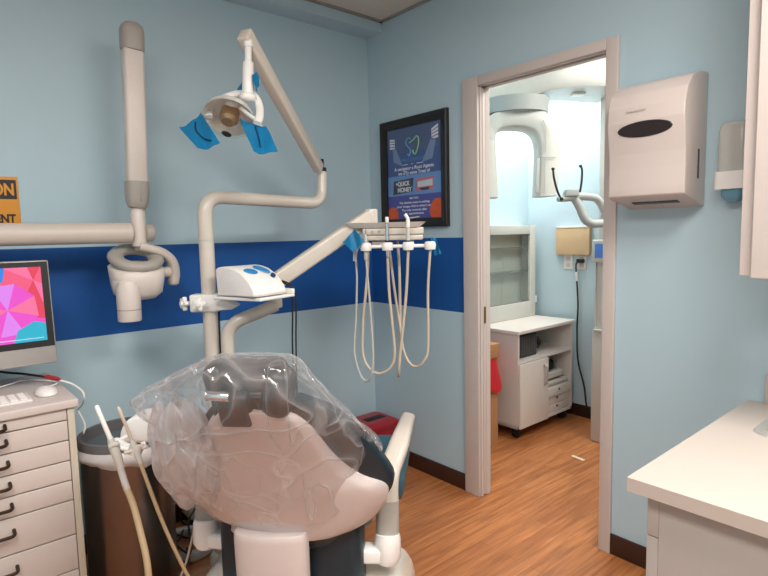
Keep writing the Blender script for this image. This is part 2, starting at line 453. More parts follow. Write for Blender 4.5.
# ---------------------------------------------------------------- the rooms
WT = 0.066    # thickness of the partition with the pocket door
struct(MB().lim(-3.4, 2.6, -4.2, 0.12, -0.06, 0.0), 'floor', 'wood_planks')
struct(MB().lim(-3.4, 0.0, 0.0, 0.12, 0.0, 2.62), 'wall_back', 'wall_banded')
b = MB()
b.lim(0, WT, -0.80, 0.12, 0, 2.62); b.mi = 1; b.lim(0, WT, -4.2, -1.50, 0, 2.62); b.lim(0, WT, -1.50, -0.80, 2.075, 2.62)
struct(b, 'wall_right', ['wall_banded', 'wall_plain'])
struct(MB().lim(-3.52, -3.4, -4.2, 0.12, 0, 2.62), 'wall_left', 'wall_plain')
struct(MB().lim(-3.52, 2.6, -4.32, -4.2, 0, 2.62), 'wall_front', 'wall_plain')
struct(MB().lim(WT, 2.6, -0.08, 0.04, 0, 2.62), 'wall_imaging_back', 'wall_imaging_lit')
struct(MB().lim(1.5, 1.62, -4.2, -0.08, 0, 2.62), 'wall_imaging_far', 'wall_imaging_lit')
# ceiling: tiles with the T-bar grid
b = MB(); b.lim(-3.52, 2.6, -4.32, 0.12, 2.556, 2.66)
b.mi = 1
b.lim(-3.4, 0.0, -0.158, -0.133, 2.548, 2.557); b.lim(-0.022, 0.0, -4.2, -0.133, 2.548, 2.557)
for k in range(1, 7): b.lim(-3.4, 0, -0.145-0.61*k-0.012, -0.145-0.61*k+0.012, 2.55, 2.557)
for k in range(1, 6): b.lim(-0.60*k-0.012, -0.60*k+0.012, -4.2, -0.133, 2.55, 2.557)
struct(b, 'ceiling', ['ceiling_tile', 'ceiling_grid'])
struct(MB().lim(-3.4, 0.0, -0.133, 0.0, 2.497, 2.556), 'trim_1', 'wall_plain')
# baseboards
struct(MB().lim(-3.4, 0.0, -0.012, 0.0, 0, 0.088, 0.003), 'baseboard_back', 'baseboard_vinyl')
struct(MB().lim(-0.012, 0.0, -0.738, -0.012, 0, 0.088, 0.003), 'baseboard_right', 'baseboard_vinyl')
struct(MB().lim(-0.012, 0.0, -4.2, -1.532, 0, 0.088, 0.003), 'baseboard_right_near', 'baseboard_vinyl')
struct(MB().lim(1.488, 1.5, -4.2, -0.08, 0, 0.088, 0.003), 'baseboard_imaging', 'baseboard_vinyl')
# pocket door frame
b = MB()
JL, JR, JT = -0.838, -1.484, 2.056
b.lim(-0.016, 0.0, JL, -0.743, 0, 2.1, 0.003); b.lim(-0.016, 0.0, -1.535, JR, 0, 2.1, 0.003); b.lim(-0.016, 0.0, JR, JL, JT, 2.1, 0.003)
b.lim(WT, WT+0.014, JL, -0.75, 0, 2.1, 0.003); b.lim(WT, WT+0.014, -1.55, JR, 0, 2.1, 0.003); b.lim(WT, WT+0.014, JR, JL, JT, 2.1, 0.003)
b.lim(0.0, 0.014, JL-0.004, -0.80, 0, 2.07); b.lim(0.042, WT, JL-0.004, -0.80, 0, 2.07)
b.lim(0.0, WT, -1.50, JR, 0, 2.07)
b.lim(0.0, 0.014, JR, JL, JT-0.002, 2.075); b.lim(0.042, WT, JR, JL, JT-0.002, 2.075)
struct(b, 'trim_2', 'casing_paint')
d1 = MB().lim(0.017, 0.039, JL-0.006, -0.81, 0.006, 2.05, 0.002); o = d1.build('door_1', 'casing_paint'); o['kind'] = 'structure'
part(MB().lim(0.021, 0.035, JL-0.008, JL-0.005, 0.90, 0.985, 0.001), 'edge_pull', 'brass', o, 'brass edge pull')
struct(MB().lim(0.014, 0.042, JR, -0.82, 2.066, 2.075), 'trim_3', 'dark_grey_plastic')

# ---------------------------------------------------------------- worktop, base cabinet, upper cabinet
CZ = 0.765
t = thing('base_cabinet', 'white base cabinet under the pale worktop at the right wall', 'cabinet', (-0.42, -2.9, 0))
b = MB(); b.lim(-0.83, -0.015, -2.06, -2.04, 0.09, CZ-0.034, 0.002); b.lim(-0.83, -0.015, -3.6, -3.58, 0.09, CZ-0.034); b.lim(-0.83, -0.015, -3.58, -2.06, 0.09, 0.11); b.lim(-0.035, -0.015, -3.58, -2.06, 0.11, CZ-0.034); b.lim(-0.83, -0.81, -3.58, -2.06, 0.11, CZ-0.034); b.lim(-0.77, -0.02, -3.6, -2.06, 0.0, 0.09)
part(b, 'body', 'cabinet_grey', t)
for za, zb in ((0.10, 0.618), (0.621, CZ-0.036)): part(MB().lim(-0.846, -0.83, -2.072, -2.045, za, zb, 0.001), 'filler_strip', 'cabinet_grey', t)
for k in range(3):
    y1 = -2.0725-0.5*k; y0 = y1-0.4995
    part(MB().lim(-0.846, -0.83, y0, y1, 0.10, CZ-0.036, 0.001), 'door', 'cabinet_grey', t)
SX0, SX1, SY0, SY1 = -0.335, -0.085, -2.62, -2.135
t = thing('worktop', 'pale beige laminate worktop with square edge against the right wall', 'counter', (-0.45, -2.9, CZ-0.034))
b = MB(); z0, z1 = CZ-0.034, CZ
b.lim(-0.885, SX0, -3.62, -2.012, z0, z1); b.lim(SX1, 0.0, -3.62, -2.012, z0, z1)
b.lim(SX0, SX1, SY1, -2.012, z0, z1); b.lim(SX0, SX1, -3.62, SY0, z0, z1)
part(b, 'slab', 'worktop', t)
part(MB().lim(-0.02, 0.0, -3.62, -2.062, CZ, CZ+0.10, 0.003), 'backsplash', 'worktop', t)
t = thing('sink', 'stainless steel sink with a raised rim set into the worktop', 'sink', (-0.35, -2.37, CZ-0.15))
def rrect(x0, x1, y0, y1, z, r, n=6):
    out = []
    for cx, cy, a0 in ((x1-r, y1-r, 0), (x0+r, y1-r, 90), (x0+r, y0+r, 180), (x1-r, y0+r, 270)):
        for k in range(n+1):
            a = math.radians(a0+90*k/n); out.append((cx+r*math.cos(a), cy+r*math.sin(a), z))
    return out
e = 0.022
part(MB().loft([rrect(SX0-e, SX1+e, SY0-e, SY1+e, CZ+0.0005, 0.05), rrect(SX0-e+0.004, SX1+e-0.004, SY0-e+0.004, SY1+e-0.004, CZ+0.006, 0.048), rrect(SX0+0.004, SX1-0.004, SY0+0.004, SY1-0.004, CZ+0.004, 0.04), rrect(SX0+0.012, SX1-0.012, SY0+0.012, SY1-0.012, CZ-0.02, 0.04), rrect(SX0+0.03, SX1-0.03, SY0+0.03, SY1-0.03, CZ-0.145, 0.05)], caps=False), 'bowl', 'sink_steel', t)
b = MB().lathe([(0.0, 0.0), (0.035, 0.002), (0.04, 0.0)], ((SX0+SX1)/2, (SY0+SY1)/2, CZ-0.148)); part(b, 'drain', 'chrome', t)
part(MB().loft([rrect(SX0+0.03, SX1-0.03, SY0+0.03, SY1-0.03, CZ-0.146, 0.05), rrect(SX0+0.03, SX1-0.03, SY0+0.03, SY1-0.03, CZ-0.149, 0.05)]), 'bowl_bottom', 'sink_steel', t)

t = thing('wall_cabinet', 'white wall cabinet with flat door hung above the worktop', 'cabinet', (-0.16, -2.6, 1.208))
part(MB().lim(-0.33, 0.0, -3.3, -2.066, 1.217, 2.40, 0.002), 'body', 'casing_paint', t)
for k in range(2):
    part(MB().lim(-0.352, -0.332, -2.10-0.52*(k+1)+0.006, -2.10-0.52*k, 1.211, 2.40, 0.003), 'door', 'casing_paint', t)

# ---------------------------------------------------------------- paper towel dispenser and soap dispenser
t = thing('paper_towel_dispenser', 'large pale pink plastic paper towel dispenser on the wall beside the doorway', 'towel dispenser', (-0.06, -1.71, 1.43))
dy0, dy1 = -1.852, -1.588
prof = [(0.0, 1.432), (-0.170, 1.468), (-0.178, 1.474), (-0.179, 1.50), (-0.177, 1.57), (-0.179, 1.62), (-0.188, 1.68), (-0.194, 1.73), (-0.190, 1.78), (-0.172, 1.825), (-0.135, 1.862), (-0.075, 1.884), (-0.03, 1.889), (0.0, 1.890)]
b = MB(); b.prism([(x, dy0, z) for x, z in prof], (0, dy1-dy0, 0), 0.004)
part(b, 'housing', 'dispenser', t, sharp=50)
W_ = [(math.cos(a)*0.097, math.sin(a)*0.027) for a in [2*PI*k/40 for k in range(40)]]
def dface(z):  # front surface of the housing at height z
    pts = sorted([(zz, x) for x, zz in prof if x < -0.15 and zz < 1.84])
    return interp([q[0] for q in pts], [q[1] for q in pts], z)
b = MB(); b.loft([[(dface(1.700+v)-0.0008, -1.720+u*0.97, 1.700+v) for u, v in W_], [(dface(1.700+v)-0.003, -1.720+u*0.94, 1.700+v*0.94) for u, v in W_]])
part(b, 'sight_window', 'dispenser_window', t, 'dark oval sight window')
b = MB(); b.lim(-0.075, -0.063, dy0-0.0015, dy0+0.001, 1.525, 1.625); part(b, 'key_slot', 'dispenser_window', t, 'dark key slot')
b = MB(); b.box((-0.090, -1.72, 1.4504), (0.03, 0.16, 0.004), 0.001, Matrix.Rotation(0.209, 3, 'Y')); part(b, 'paper_slot', 'dispenser_window', t, 'dark paper slot')
b = MB(); b.text('Kimberly-Clark', (dface(1.765)-0.001, -1.69, 1.761), (0, -1, 0), (0, 0, 1), 0.011); part(b, 'lettering', 'grey_plastic', t)

t = thing('soap_dispenser', 'clear and white soap dispenser with blue soap on the wall beside the cabinet', 'soap dispenser', (-0.05, -1.94, 1.47))
sy0, sy1 = -1.998, -1.908
b = MB(); b.lim(-0.012, 0.0, sy0, sy1, 1.50, 1.70, 0.004); part(b, 'back_plate', 'white_plastic', t)
b = MB(); b.loft([rrect(-0.072+d, -0.012, sy0+d*0.6, sy1-d*0.6, z, 0.02-d*0.5) for z, d in ((1.535, 0), (1.62, 0), (1.672, 0.001), (1.69, 0.006), (1.70, 0.016), (1.705, 0.03))]); part(b, 'tank', 'tank_clear', t, 'clear tank')
b = MB(); b.loft([rrect(-0.082, 0.0, sy0-0.004, sy1+0.004, z, 0.015) for z in (1.482, 1.486, 1.536, 1.54)]); part(b, 'collar', 'bright_white_plastic', t)
b = MB(); b.loft([rrect(-0.068+d, -0.012, sy0+0.012+d, sy1-0.012-d, z, 0.012) for z, d in ((1.481, 0), (1.462, 0.002), (1.450, 0.008), (1.440, 0.016))]); part(b, 'push_lever', 'blue_liquid', t, 'pale blue push lever')

# ---------------------------------------------------------------- framed poster
PY0, PY1, PZ0, PZ1 = -0.642, -0.122, 1.392, 1.990
t = thing('picture_frame', 'black framed blue poster hung on the wall left of the doorway', 'picture', (0, (PY0+PY1)/2, PZ0))
fwid = 0.048
def frame_ring(i, x): return [(x, PY0+i, PZ0+i), (x, PY1-i, PZ0+i), (x, PY1-i, PZ1-i), (x, PY0+i, PZ1-i)]
b = MB(); b.loft([frame_ring(0, -0.001), frame_ring(0, -0.022), frame_ring(0.006, -0.026), frame_ring(0.022, -0.024), frame_ring(0.030, -0.019), frame_ring(fwid, -0.014), frame_ring(fwid, -0.004)], caps=False)
part(b, 'frame', 'frame_black', t, sharp=20)
mat('poster_navy', rgb(72, 94, 146), 0.5); mat('poster_top', rgb(82, 98, 134), 0.5); mat('poster_band', rgb(104, 148, 204), 0.5); mat('poster_violet', rgb(80, 86, 156), 0.5)  # poster colours washed lighter to stand in for reflections on its glass
mat('poster_white', rgb(214, 218, 232), 0.5); mat('poster_teal', rgb(82, 136, 178), 0.5); mat('logo_green', rgb(134, 186, 128), 0.5); mat('logo_blue', rgb(92, 152, 200), 0.5)
mat('poster_dark', rgb(66, 70, 78), 0.5); mat('poster_red', rgb(196, 110, 116), 0.5); mat('poster_orange', rgb(208, 92, 52), 0.5, noise=0.3, scale=60); mat('poster_beam', rgb(118, 140, 178), 0.5); mat('poster_pale', rgb(190, 208, 214), 0.5)
QY0, QY1, QZ0, QZ1 = PY0+fwid, PY1-fwid, PZ0+fwid, PZ1-fwid
def pp(s, q, x=-0.006): return (x, QY1+(QY0-QY1)*s, QZ1+(QZ0-QZ1)*q)   # s from left, q from top
b = MB()
def quad(pl, mi, x=-0.006, th=0.0006):
    b.mi = mi; b.prism([pp(s, q, x) for s, q in pl], (-th, 0, 0))
quad([(0, 0), (1, 0), (1, 0.27), (0, 0.27)], 0); quad([(0, 0.27), (1, 0.27), (1, 0.52), (0, 0.52)], 1); quad([(0, 0.52), (1, 0.52), (1, 0.74), (0, 0.74)], 2); quad([(0, 0.74), (1, 0.74), (1, 1), (0, 1)], 3)
quad([(0.11, 0.20), (0.17, 0.22), (0.30, 0.42), (0.12, 0.36)], 4, -0.0066); quad([(0.83, 0.16), (0.90, 0.20), (0.84, 0.38), (0.66, 0.40)], 4, -0.0066)
for k in range(4):
    quad([(0.05, 0.10+k*0.03), (0.15, 0.112+k*0.028), (0.15, 0.130+k*0.028), (0.05, 0.122+k*0.03)], 5, -0.0066)
    quad([(0.83, 0.075+k*0.03), (0.945, 0.035+k*0.038), (0.945, 0.062+k*0.038), (0.83, 0.098+k*0.03)], 5, -0.0066)
quad([(0.12, 0.575), (0.50, 0.555), (0.47, 0.705), (0.10, 0.725)], 6, -0.0066)
quad([(0.55, 0.575), (0.86, 0.565), (0.86, 0.70), (0.55, 0.705)], 7, -0.0066); quad([(0.575, 0.605), (0.84, 0.59), (0.84, 0.66), (0.575, 0.665)], 9, -0.0072); quad([(0.60, 0.675), (0.80, 0.67), (0.76, 0.70), (0.64, 0.70)], 6, -0.0072)
for cs, cq, rs in ((0.09, 0.955, 0.11), (0.93, 0.92, 0.145)):
    pl = []
    for k in range(24):
        a = 2*PI*k/24; s, q = cs+rs*math.cos(a), cq+rs*0.85*math.sin(a)
        pl.append((min(max(s, 0), 1), min(q, 1)))
    u = []
    for s in pl:
        if not u or (abs(s[0]-u[-1][0])+abs(s[1]-u[-1][1])) > 1e-4: u.append(s)
    quad(u, 8, -0.0066)
poster = part(b, 'poster', ['poster_top', 'poster_navy', 'poster_band', 'poster_violet', 'poster_beam', 'poster_white', 'poster_dark', 'poster_red', 'poster_orange', 'poster_pale'], t)
b = MB(); X_, Z_ = (0, -1, 0), (0, 0, 1)
for body, q, sz, w in (('A navigator a Root Agents', 0.463, 0.026, 0.31), ('we cITy some Treat of', 0.513, 0.026, 0.25), ('SEE YOU', 0.785, 0.014, 0.07), ('The dentists team is waiting', 0.832, 0.016, 0.24), ('your image, this is what I can', 0.873, 0.016, 0.28), ('The only covered offer', 0.914, 0.016, 0.20), ('for appointments', 0.952, 0.016, 0.15)):
    b.text(body, pp(0.5, q, -0.0068), X_, Z_, sz, bold=0.0004, width=w)
b.text('+QUICK', pp(0.29, 0.632, -0.0074), X_, Z_, 0.034, bold=0.0012, width=0.115); b.text('MONEY', pp(0.325, 0.700, -0.0074), X_, Z_, 0.034, bold=0.0012, width=0.115)
for s0, s1 in ((0.30, 0.40), (0.46, 0.49), (0.56, 0.68)): b.prism([pp(s0, 0.402, -0.0068), pp(s1, 0.402, -0.0068), pp(s1, 0.409, -0.0068), pp(s0, 0.409, -0.0068)], (-0.0005, 0, 0))
b.mi = 1; b.text('SMILE DENTAL', pp(0.48, 0.372, -0.0068), X_, Z_, 0.024, width=0.20)
part(b, 'lettering', ['poster_white', 'poster_teal'], poster)
b = MB()
L1 = [(0.46, 0.135), (0.40, 0.125), (0.365, 0.165), (0.39, 0.205), (0.43, 0.235), (0.45, 0.275), (0.42, 0.315), (0.40, 0.29)]
L2 = [(0.43, 0.175), (0.50, 0.155), (0.56, 0.12), (0.60, 0.145), (0.60, 0.205), (0.575, 0.26), (0.54, 0.305), (0.505, 0.29), (0.495, 0.26)]
b.tube(catmull([pp(s, q, -0.0072) for s, q in L1], 6), 0.0042, 6); b.mi = 1; b.tube(catmull([pp(s, q, -0.0072) for s, q in L2], 6), 0.0042, 6)
part(b, 'tooth_logo', ['logo_blue', 'logo_green'], poster)

# ---------------------------------------------------------------- caution sign
t = thing('caution_sign', 'yellow and black caution sign on the back wall above the x-ray arm', 'sign', (-1.97, 0, 1.40))
b = MB(); b.lim(-2.045, -1.795, -0.004, -0.001, 1.37, 1.612, 0.0008); pn = part(b, 'panel', 'sign_yellow', t)
part(MB().lim(-2.038, -1.802, -0.0052, -0.004, 1.526, 1.600), 'header_band', 'sign_black', pn)
b = MB(); b.text('CAUTION', (-1.913, -0.0056, 1.542), (1, 0, 0), (0, 0, 1), 0.062, bold=0.0022, width=0.206); part(b, 'header_lettering', 'sign_yellow', pn)
b = MB(); b.text('EQUIPMENT', (-1.908, -0.0046, 1.436), (1, 0, 0), (0, 0, 1), 0.044, bold=0.0018, width=0.192); part(b, 'lettering', 'sign_black', pn)

# ---------------------------------------------------------------- wall mounted x-ray unit
XY = -0.23
t = thing('dental_xray_unit', 'beige wall mounted dental x-ray unit with long arms and angled tube head', 'x-ray machine', (-2.0, XY, 1.0))
b = MB(); b.tube([(-3.0, XY, 1.386), (-1.455, XY, 1.386)], 0.041, 24); part(b, 'horizontal_arm', 'beige_plastic', t)
b = MB(); b.lim(-3.08, -2.94, XY-0.05, 0, 1.15, 1.60, 0.02); part(b, 'wall_mount', 'beige_plastic', t)
b = MB(); b.cyl((-1.40, XY, 1.386), (-1.366, XY, 1.386), 0.037, None, 24, 0.006); part(b, 'arm_end_cap', 'grey_plastic', t, 'grey end cap')
b = MB(); b.cyl((-1.422, XY, 1.33), (-1.422, XY, 1.475), 0.028, None, 24, 0.004); b.cyl((-1.422, XY, 1.47), (-1.422, XY, 1.50), 0.023); part(b, 'pivot_post', 'white_plastic', t)
b = MB(); b.beam((-1.418, XY, 1.56), (-1.402, XY, 2.135), 0.078, 0.06, 0.014, (0, 1, 0)); part(b, 'vertical_arm', 'white_plastic', t)
b = MB(); b.tube([(-1.422, XY, 1.482), (-1.421, XY, 1.489), (-1.420, XY, 1.512), (-1.419, XY, 1.545), (-1.418, XY, 1.592)], [0.027, 0.035, 0.042, 0.045, 0.045], 24, (1, 0.95, 0.75))
b.lim(-1.4202, -1.4188, XY-0.0445, XY-0.04, 1.51, 1.585); part(b, 'knuckle_sleeve', 'grey_plastic', t, 'grey sleeve')
b = MB(); b.tube([(-1.403, XY, 2.105), (-1.402, XY, 2.12), (-1.401, XY, 2.18), (-1.400, XY, 2.20), (-1.400, XY, 2.213), (-1.400, XY, 2.217)], [0.043, 0.045, 0.045, 0.040, 0.026, 0.01], 24, (1, 0.95, 0.75)); part(b, 'elbow_cap', 'grey_plastic', t, 'grey elbow cap')
# yoke from the post over and down to the side of the head
b = MB()
yk = catmull([(-1.429, -0.230, 1.332), (-1.382, -0.230, 1.318), (-1.334, -0.230, 1.300), (-1.299, -0.230, 1.264), (-1.289, -0.230, 1.217), (-1.295, -0.230, 1.179)], 6)
b.tube(yk+[yk[-1]+V((0,0,-0.012)), yk[-1]+V((0,0,-0.018))], [1.0]*len(yk)+[0.9, 0.55], 20, (0.019, 0.036, 0.6), upv=(0, 0, 1)); part(b, 'yoke', 'beige_plastic', t)
b = MB(); q = (-1.323, -0.230, 1.219); b.cyl((q[0]-0.02, q[1], q[2]), (q[0]+0.02, q[1], q[2]), 0.022, None, 20, 0.004); part(b, 'yoke_pivot', 'white_plastic', t)
hc = V((-1.440, -0.230, 1.226))
def hring(z, w, d, dx=0, dy=0, n=36, e=0.75):
    out = []
    for k in range(n):
        a = 2*PI*k/n; ca, sa = math.cos(a), math.sin(a)
        out.append((hc.x+dx+math.copysign(abs(ca)**e, ca)*w, hc.y+dy+math.copysign(abs(sa)**e, sa)*d, z))
    return out
zt = hc.z
def tiltr(rg, k): return [(x, y, z+k*(y-hc.y)/0.09) for x, y, z in rg]
b = MB(); b.loft([tiltr(hring(zt+0.024, 0.098, 0.09), 0.020), tiltr(hring(zt+0.018, 0.104, 0.098), 0.020), hring(zt-0.04, 0.098, 0.094), hring(zt-0.085, 0.090, 0.085), hring(zt-0.108, 0.062, 0.06), hring(zt-0.112, 0.04, 0.04)]); head = part(b, 'tube_head', 'white_plastic', t, sharp=60)
b = MB()   # top handle ring with its oval opening
ring = []
for k in range(48):
    a = 2*PI*k/48
    ring.append((a, hc.x+0.076*math.cos(a), hc.y+0.072*math.sin(a), zt+0.057+0.036*math.sin(a)))
rr = []
for a, x, y, z in ring:
    cx, cy = math.cos(a), math.sin(a)
    rr.append([(x+cx*0.031*math.cos(u), y+cy*0.031*math.cos(u), z+0.024*math.sin(u)) for u in [2*PI*j/14 for j in range(14)]])
rr.append(rr[0]); b.loft(rr, caps=False); part(b, 'handle_ring', 'grey_plastic', t, 'grey handle ring')
cb = V((-1.496, -0.290, 1.037)); ct = V((-1.495, -0.290, 1.168))
b = MB(); dirc = (ct-cb).normalized(); b.tube([cb, cb+dirc*0.004, ct, ct+dirc*0.025, ct+dirc*0.042], [0.042, 0.044, 0.0455, 0.038, 0.012], 28); b.ell(ct+dirc*0.01+V((0, 0.04, 0)), (0.048, 0.06, 0.055)); cone = part(b, 'collimator_tube', 'white_plastic', t)
b = MB(); c2 = cb+dirc*0.045; b.cyl(c2, c2+dirc*0.002, 0.0452); part(b, 'seam_ring', 'dark_grey_plastic', cone)
# ---------------------------------------------------------------- drawer cart, computer, keyboard, mouse, cables
CX1, CX0, CY0, CY1, CT = -1.785, -2.41, -0.575, -0.085, 0.84
t = thing('drawer_cart', 'off-white drawer cart with bronze pulls standing at the left edge', 'drawer cabinet', (-2.1, -0.33, 0))
b = MB(); b.lim(CX0-0.01, CX1+0.028, CY0-0.012, CY1+0.005, CT-0.028, CT, 0.005); part(b, 'top', 'laminate_cart', t)
b = MB(); b.lim(CX0, CX1+0.015, CY0+0.02, CY1, 0.06, CT-0.028, 0.002); b.lim(CX1-0.006, CX1+0.015, CY0-0.002, CY0+0.02, 0.06, CT-0.028, 0.002); b.lim(CX0, CX0+0.02, CY0-0.002, CY0+0.02, 0.06, CT-0.028, 0.002); part(b, 'carcass', 'cart_edge', t)
zs = [0.812, 0.772, 0.704, 0.635, 0.567, 0.499, 0.379, 0.257, 0.10]
for i in range(8):
    za, zb = zs[i+1]+0.002, zs[i]-0.002
    dr = part(MB().lim(CX0+0.022, CX1-0.008, CY0, CY0+0.018, za, zb, 0.002), 'drawer', 'laminate_cart', t)
    zc = zb-0.028 if i < 5 else zb-0.045
    if i == 0: zc = (za+zb)/2-0.002
    hx = CX1-0.256
    b = MB(); b.tube(fillet([(hx+0.078, CY0+0.001, zc+0.006), (hx+0.078, CY0-0.026, zc-0.004), (hx-0.078, CY0-0.026, zc-0.004), (hx-0.078, CY0+0.001, zc+0.006)], 0.03), 0.0055, 8); part(b, 'pull', 'bronze', dr, 'dark bronze pull')
for x in (CX0+0.06, CX1-0.06):
    for y in (CY0+0.08, CY1-0.06):
        b = MB(); b.cyl((x-0.012, y, 0.03), (x+0.012, y, 0.03), 0.03, None, 20, 0.004); b.lim(x-0.018, x+0.018, y-0.02, y+0.02, 0.045, 0.062); part(b, 'caster', 'black_rubber', t)

MYY = -0.30
t = thing('desktop_computer', 'all-in-one computer with a bright pink umbrella wallpaper on the drawer cart', 'computer', (-2.1, -0.30, CT))
mtr, mbr = V((-1.762, -0.300, 1.292)), V((-1.768, -0.335, 0.924))
MZ1, MZ0, MX1, MX0 = mtr.z, mbr.z, -1.765, -2.34
tilt = Matrix.Rotation(math.atan2(mtr.y-mbr.y, MZ1-MZ0), 3, 'X')
def mp_(x, off, z):   # point on the tilted monitor; off is toward the viewer
    k = (z-MZ0)/(MZ1-MZ0); return (x, mbr.y+(mtr.y-mbr.y)*k-off, z)
def mquad(b, x0, x1, z0, z1, o0, o1, bev=0.0): b.prism([mp_(x0, o0, z0), mp_(x1, o0, z0), mp_(x1, o0, z1), mp_(x0, o0, z1)], (0, -(o1-o0), 0), bev)
b = MB(); mquad(b, MX0, MX1, MZ0, MZ1, -0.02, 0.004, 0.004); part(b, 'casing', 'alu', t)
b = MB(); mquad(b, MX0+0.004, MX1-0.004, MZ0+0.062, MZ1-0.004, 0.004, 0.0055); part(b, 'bezel', 'bezel_black', t)
def screen_mat():
    m = bpy.data.materials.new('wallpaper'); m.use_nodes = True; nt = m.node_tree; bs = nt.nodes['Principled BSDF']
    g = nt.nodes.new('ShaderNodeNewGeometry'); vo = nt.nodes.new('ShaderNodeTexVoronoi'); vo.inputs['Scale'].default_value = 14; vo.inputs['Randomness'].default_value = 1
    nt.links.new(g.outputs['Position'], vo.inputs['Vector'])
    sp = nt.nodes.new('ShaderNodeSeparateColor'); nt.links.new(vo.outputs['Color'], sp.inputs[0])
    mx = nt.nodes.new('ShaderNodeAttribute'); mx.attribute_name = 'Col'
    k = nt.nodes.new('ShaderNodeMix'); k.data_type = 'RGBA'; k.blend_type = 'MULTIPLY'; k.inputs['Factor'].default_value = 0.3
    nt.links.new(mx.outputs['Color'], k.inputs['A']); nt.links.new(sp.outputs[0], k.inputs['B'])
    bs.inputs['Base Color'].default_value = (0.02, 0.02, 0.02, 1); bs.inputs['Roughness'].default_value = 0.15
    nt.links.new(k.outputs['Result'], bs.inputs['Emission Color']); bs.inputs['Emission Strength'].default_value = 0.95
    MATS['wallpaper'] = m
for nm, c in (('px_pink', (246, 84, 128)), ('px_magenta', (238, 70, 204)), ('px_violet', (226, 130, 240)), ('px_red', (232, 50, 84)), ('px_cyan', (20, 178, 206)), ('px_blue', (30, 130, 236)), ('px_pale', (190, 226, 250)), ('px_rose', (250, 110, 160)), ('px_orange', (240, 90, 60))):
    mat(nm, rgb(*c), 0.2, emit=0.9)
    nt = MATS[nm].node_tree; bs = nt.nodes['Principled BSDF']
    for l in list(bs.inputs['Base Color'].links): nt.links.remove(l)
    bs.inputs['Base Color'].default_value = (0.02, 0.02, 0.02, 1)
PX = ['px_pink', 'px_magenta', 'px_violet', 'px_red', 'px_cyan', 'px_blue', 'px_pale', 'px_rose', 'px_orange']
sx0, sx1, sz0, sz1 = MX0+0.022, MX1-0.026, MZ0+0.085, MZ1-0.022
b = MB()
def scr(pl, mi, o):   # s from the right edge leftwards in units of screen height, q from the top
    Hh = sz1-sz0; b.mi = mi
    b.prism([mp_(max(sx0, sx1-s*Hh), o, sz1-q*Hh) for s, q in pl], (0, -0.0003, 0))
scr([(0, 0), (1.78, 0), (1.78, 1), (0, 1)], 1, 0.0056)
# facets of overlapping umbrellas
def umbrella(cs, cq, R, cols, o, a0=0.0, n=8, sq=1.0):
    Hh = 1.0
    for k in range(n):
        a, c = a0+2*PI*k/n, a0+2*PI*(k+1)/n
        pl = []
        for (u, v) in ((0, 0), (R*math.cos(a), R*math.sin(a)*sq), (R*0.93*math.cos((a+c)/2), R*0.93*math.sin((a+c)/2)*sq), (R*math.cos(c), R*math.sin(c)*sq)):
            pl.append((cs+u, cq+v))
        # clip to the screen
        def clip(pl, ax, lim, sgn):
            out = []
            for i in range(len(pl)):
                p_, q_ = pl[i], pl[(i+1) % len(pl)]
                ip, iq = (p_[ax]-lim)*sgn <= 0, (q_[ax]-lim)*sgn <= 0
                if ip: out.append(p_)
                if ip != iq:
                    f = (lim-p_[ax])/(q_[ax]-p_[ax]); out.append((p_[0]+(q_[0]-p_[0])*f, p_[1]+(q_[1]-p_[1])*f))
            return out
        for ax, lim, sg in ((0, 0, -1), (0, 1.78, 1), (1, 0, -1), (1, 1, 1)):
            pl = clip(pl, ax, lim, sg)
            if len(pl) < 3: break
        if len(pl) >= 3: scr(pl, cols[k % len(cols)], o)
umbrella(0.10, 0.18, 0.55, (0, 3, 7, 0), 0.0060, 0.3)
umbrella(0.62, 0.06, 0.21, (5, 6, 5, 5), 0.0064, 0.2)
umbrella(0.42, 0.56, 0.36, (1, 2, 1, 7), 0.0068, 0.5)
umbrella(0.10, 1.03, 0.30, (4, 4, 4), 0.0072, 0.1, 8)
umbrella(1.30, 0.85, 0.45, (3, 8, 3), 0.0076, 0.4)
b.mi = 6; scr([(0.04, 0.955), (1.4, 0.955), (1.4, 0.965), (0.04, 0.965)], 6, 0.008)
part(b, 'screen', PX, t, 'bright screen with umbrellas')
b = MB(); b.lim(-2.15, -1.97, -0.40, -0.22, CT, CT+0.006, 0.002); b.beam((-2.06, -0.24, CT+0.004), (-2.06, -0.26, MZ0+0.15), 0.16, 0.01, 0.002, (0, 1, 0)); part(b, 'stand', 'alu', t)

t = thing('keyboard', 'white keyboard lying on the drawer cart in front of the computer', 'keyboard', (-2.05, -0.46, CT))
b = MB(); b.lim(-2.315, -1.875, -0.52, -0.405, CT, CT+0.009, 0.003); kb = part(b, 'base', 'keyboard_white', t)
b = MB()
for r in range(5):
    for c in range(16):
        b.lim(-2.305+c*0.0264, -2.305+c*0.0264+0.0215, -0.512+r*0.0205, -0.512+r*0.0205+0.016, CT+0.008, CT+0.013, 0.002, 1)
part(b, 'keys', 'key_white', t)
mo = V((-1.825, -0.442, 0.850))
t = thing('computer_mouse', 'white computer mouse on the drawer cart beside the keyboard', 'mouse', (mo.x, mo.y, CT))
b = MB(); b.lathe([(0.0, 0.0), (0.9, 0.0), (1.0, 0.14), (0.97, 0.35), (0.8, 0.7), (0.5, 0.92), (0.0, 1.0)], (mo.x, mo.y, CT), n=36, sx=1, sy=1)
for v in b.bm.verts: v.co = V((mo.x+(v.co.x-mo.x)*0.034, mo.y+(v.co.y-mo.y)*0.055, CT+(v.co.z-CT)*0.026))
sh = part(b, 'shell', 'key_white', t); b = MB(); b.ell((mo.x, mo.y+0.022, CT+0.0235), (0.004, 0.007, 0.004)); part(b, 'scroll_ball', 'grey_plastic', t)

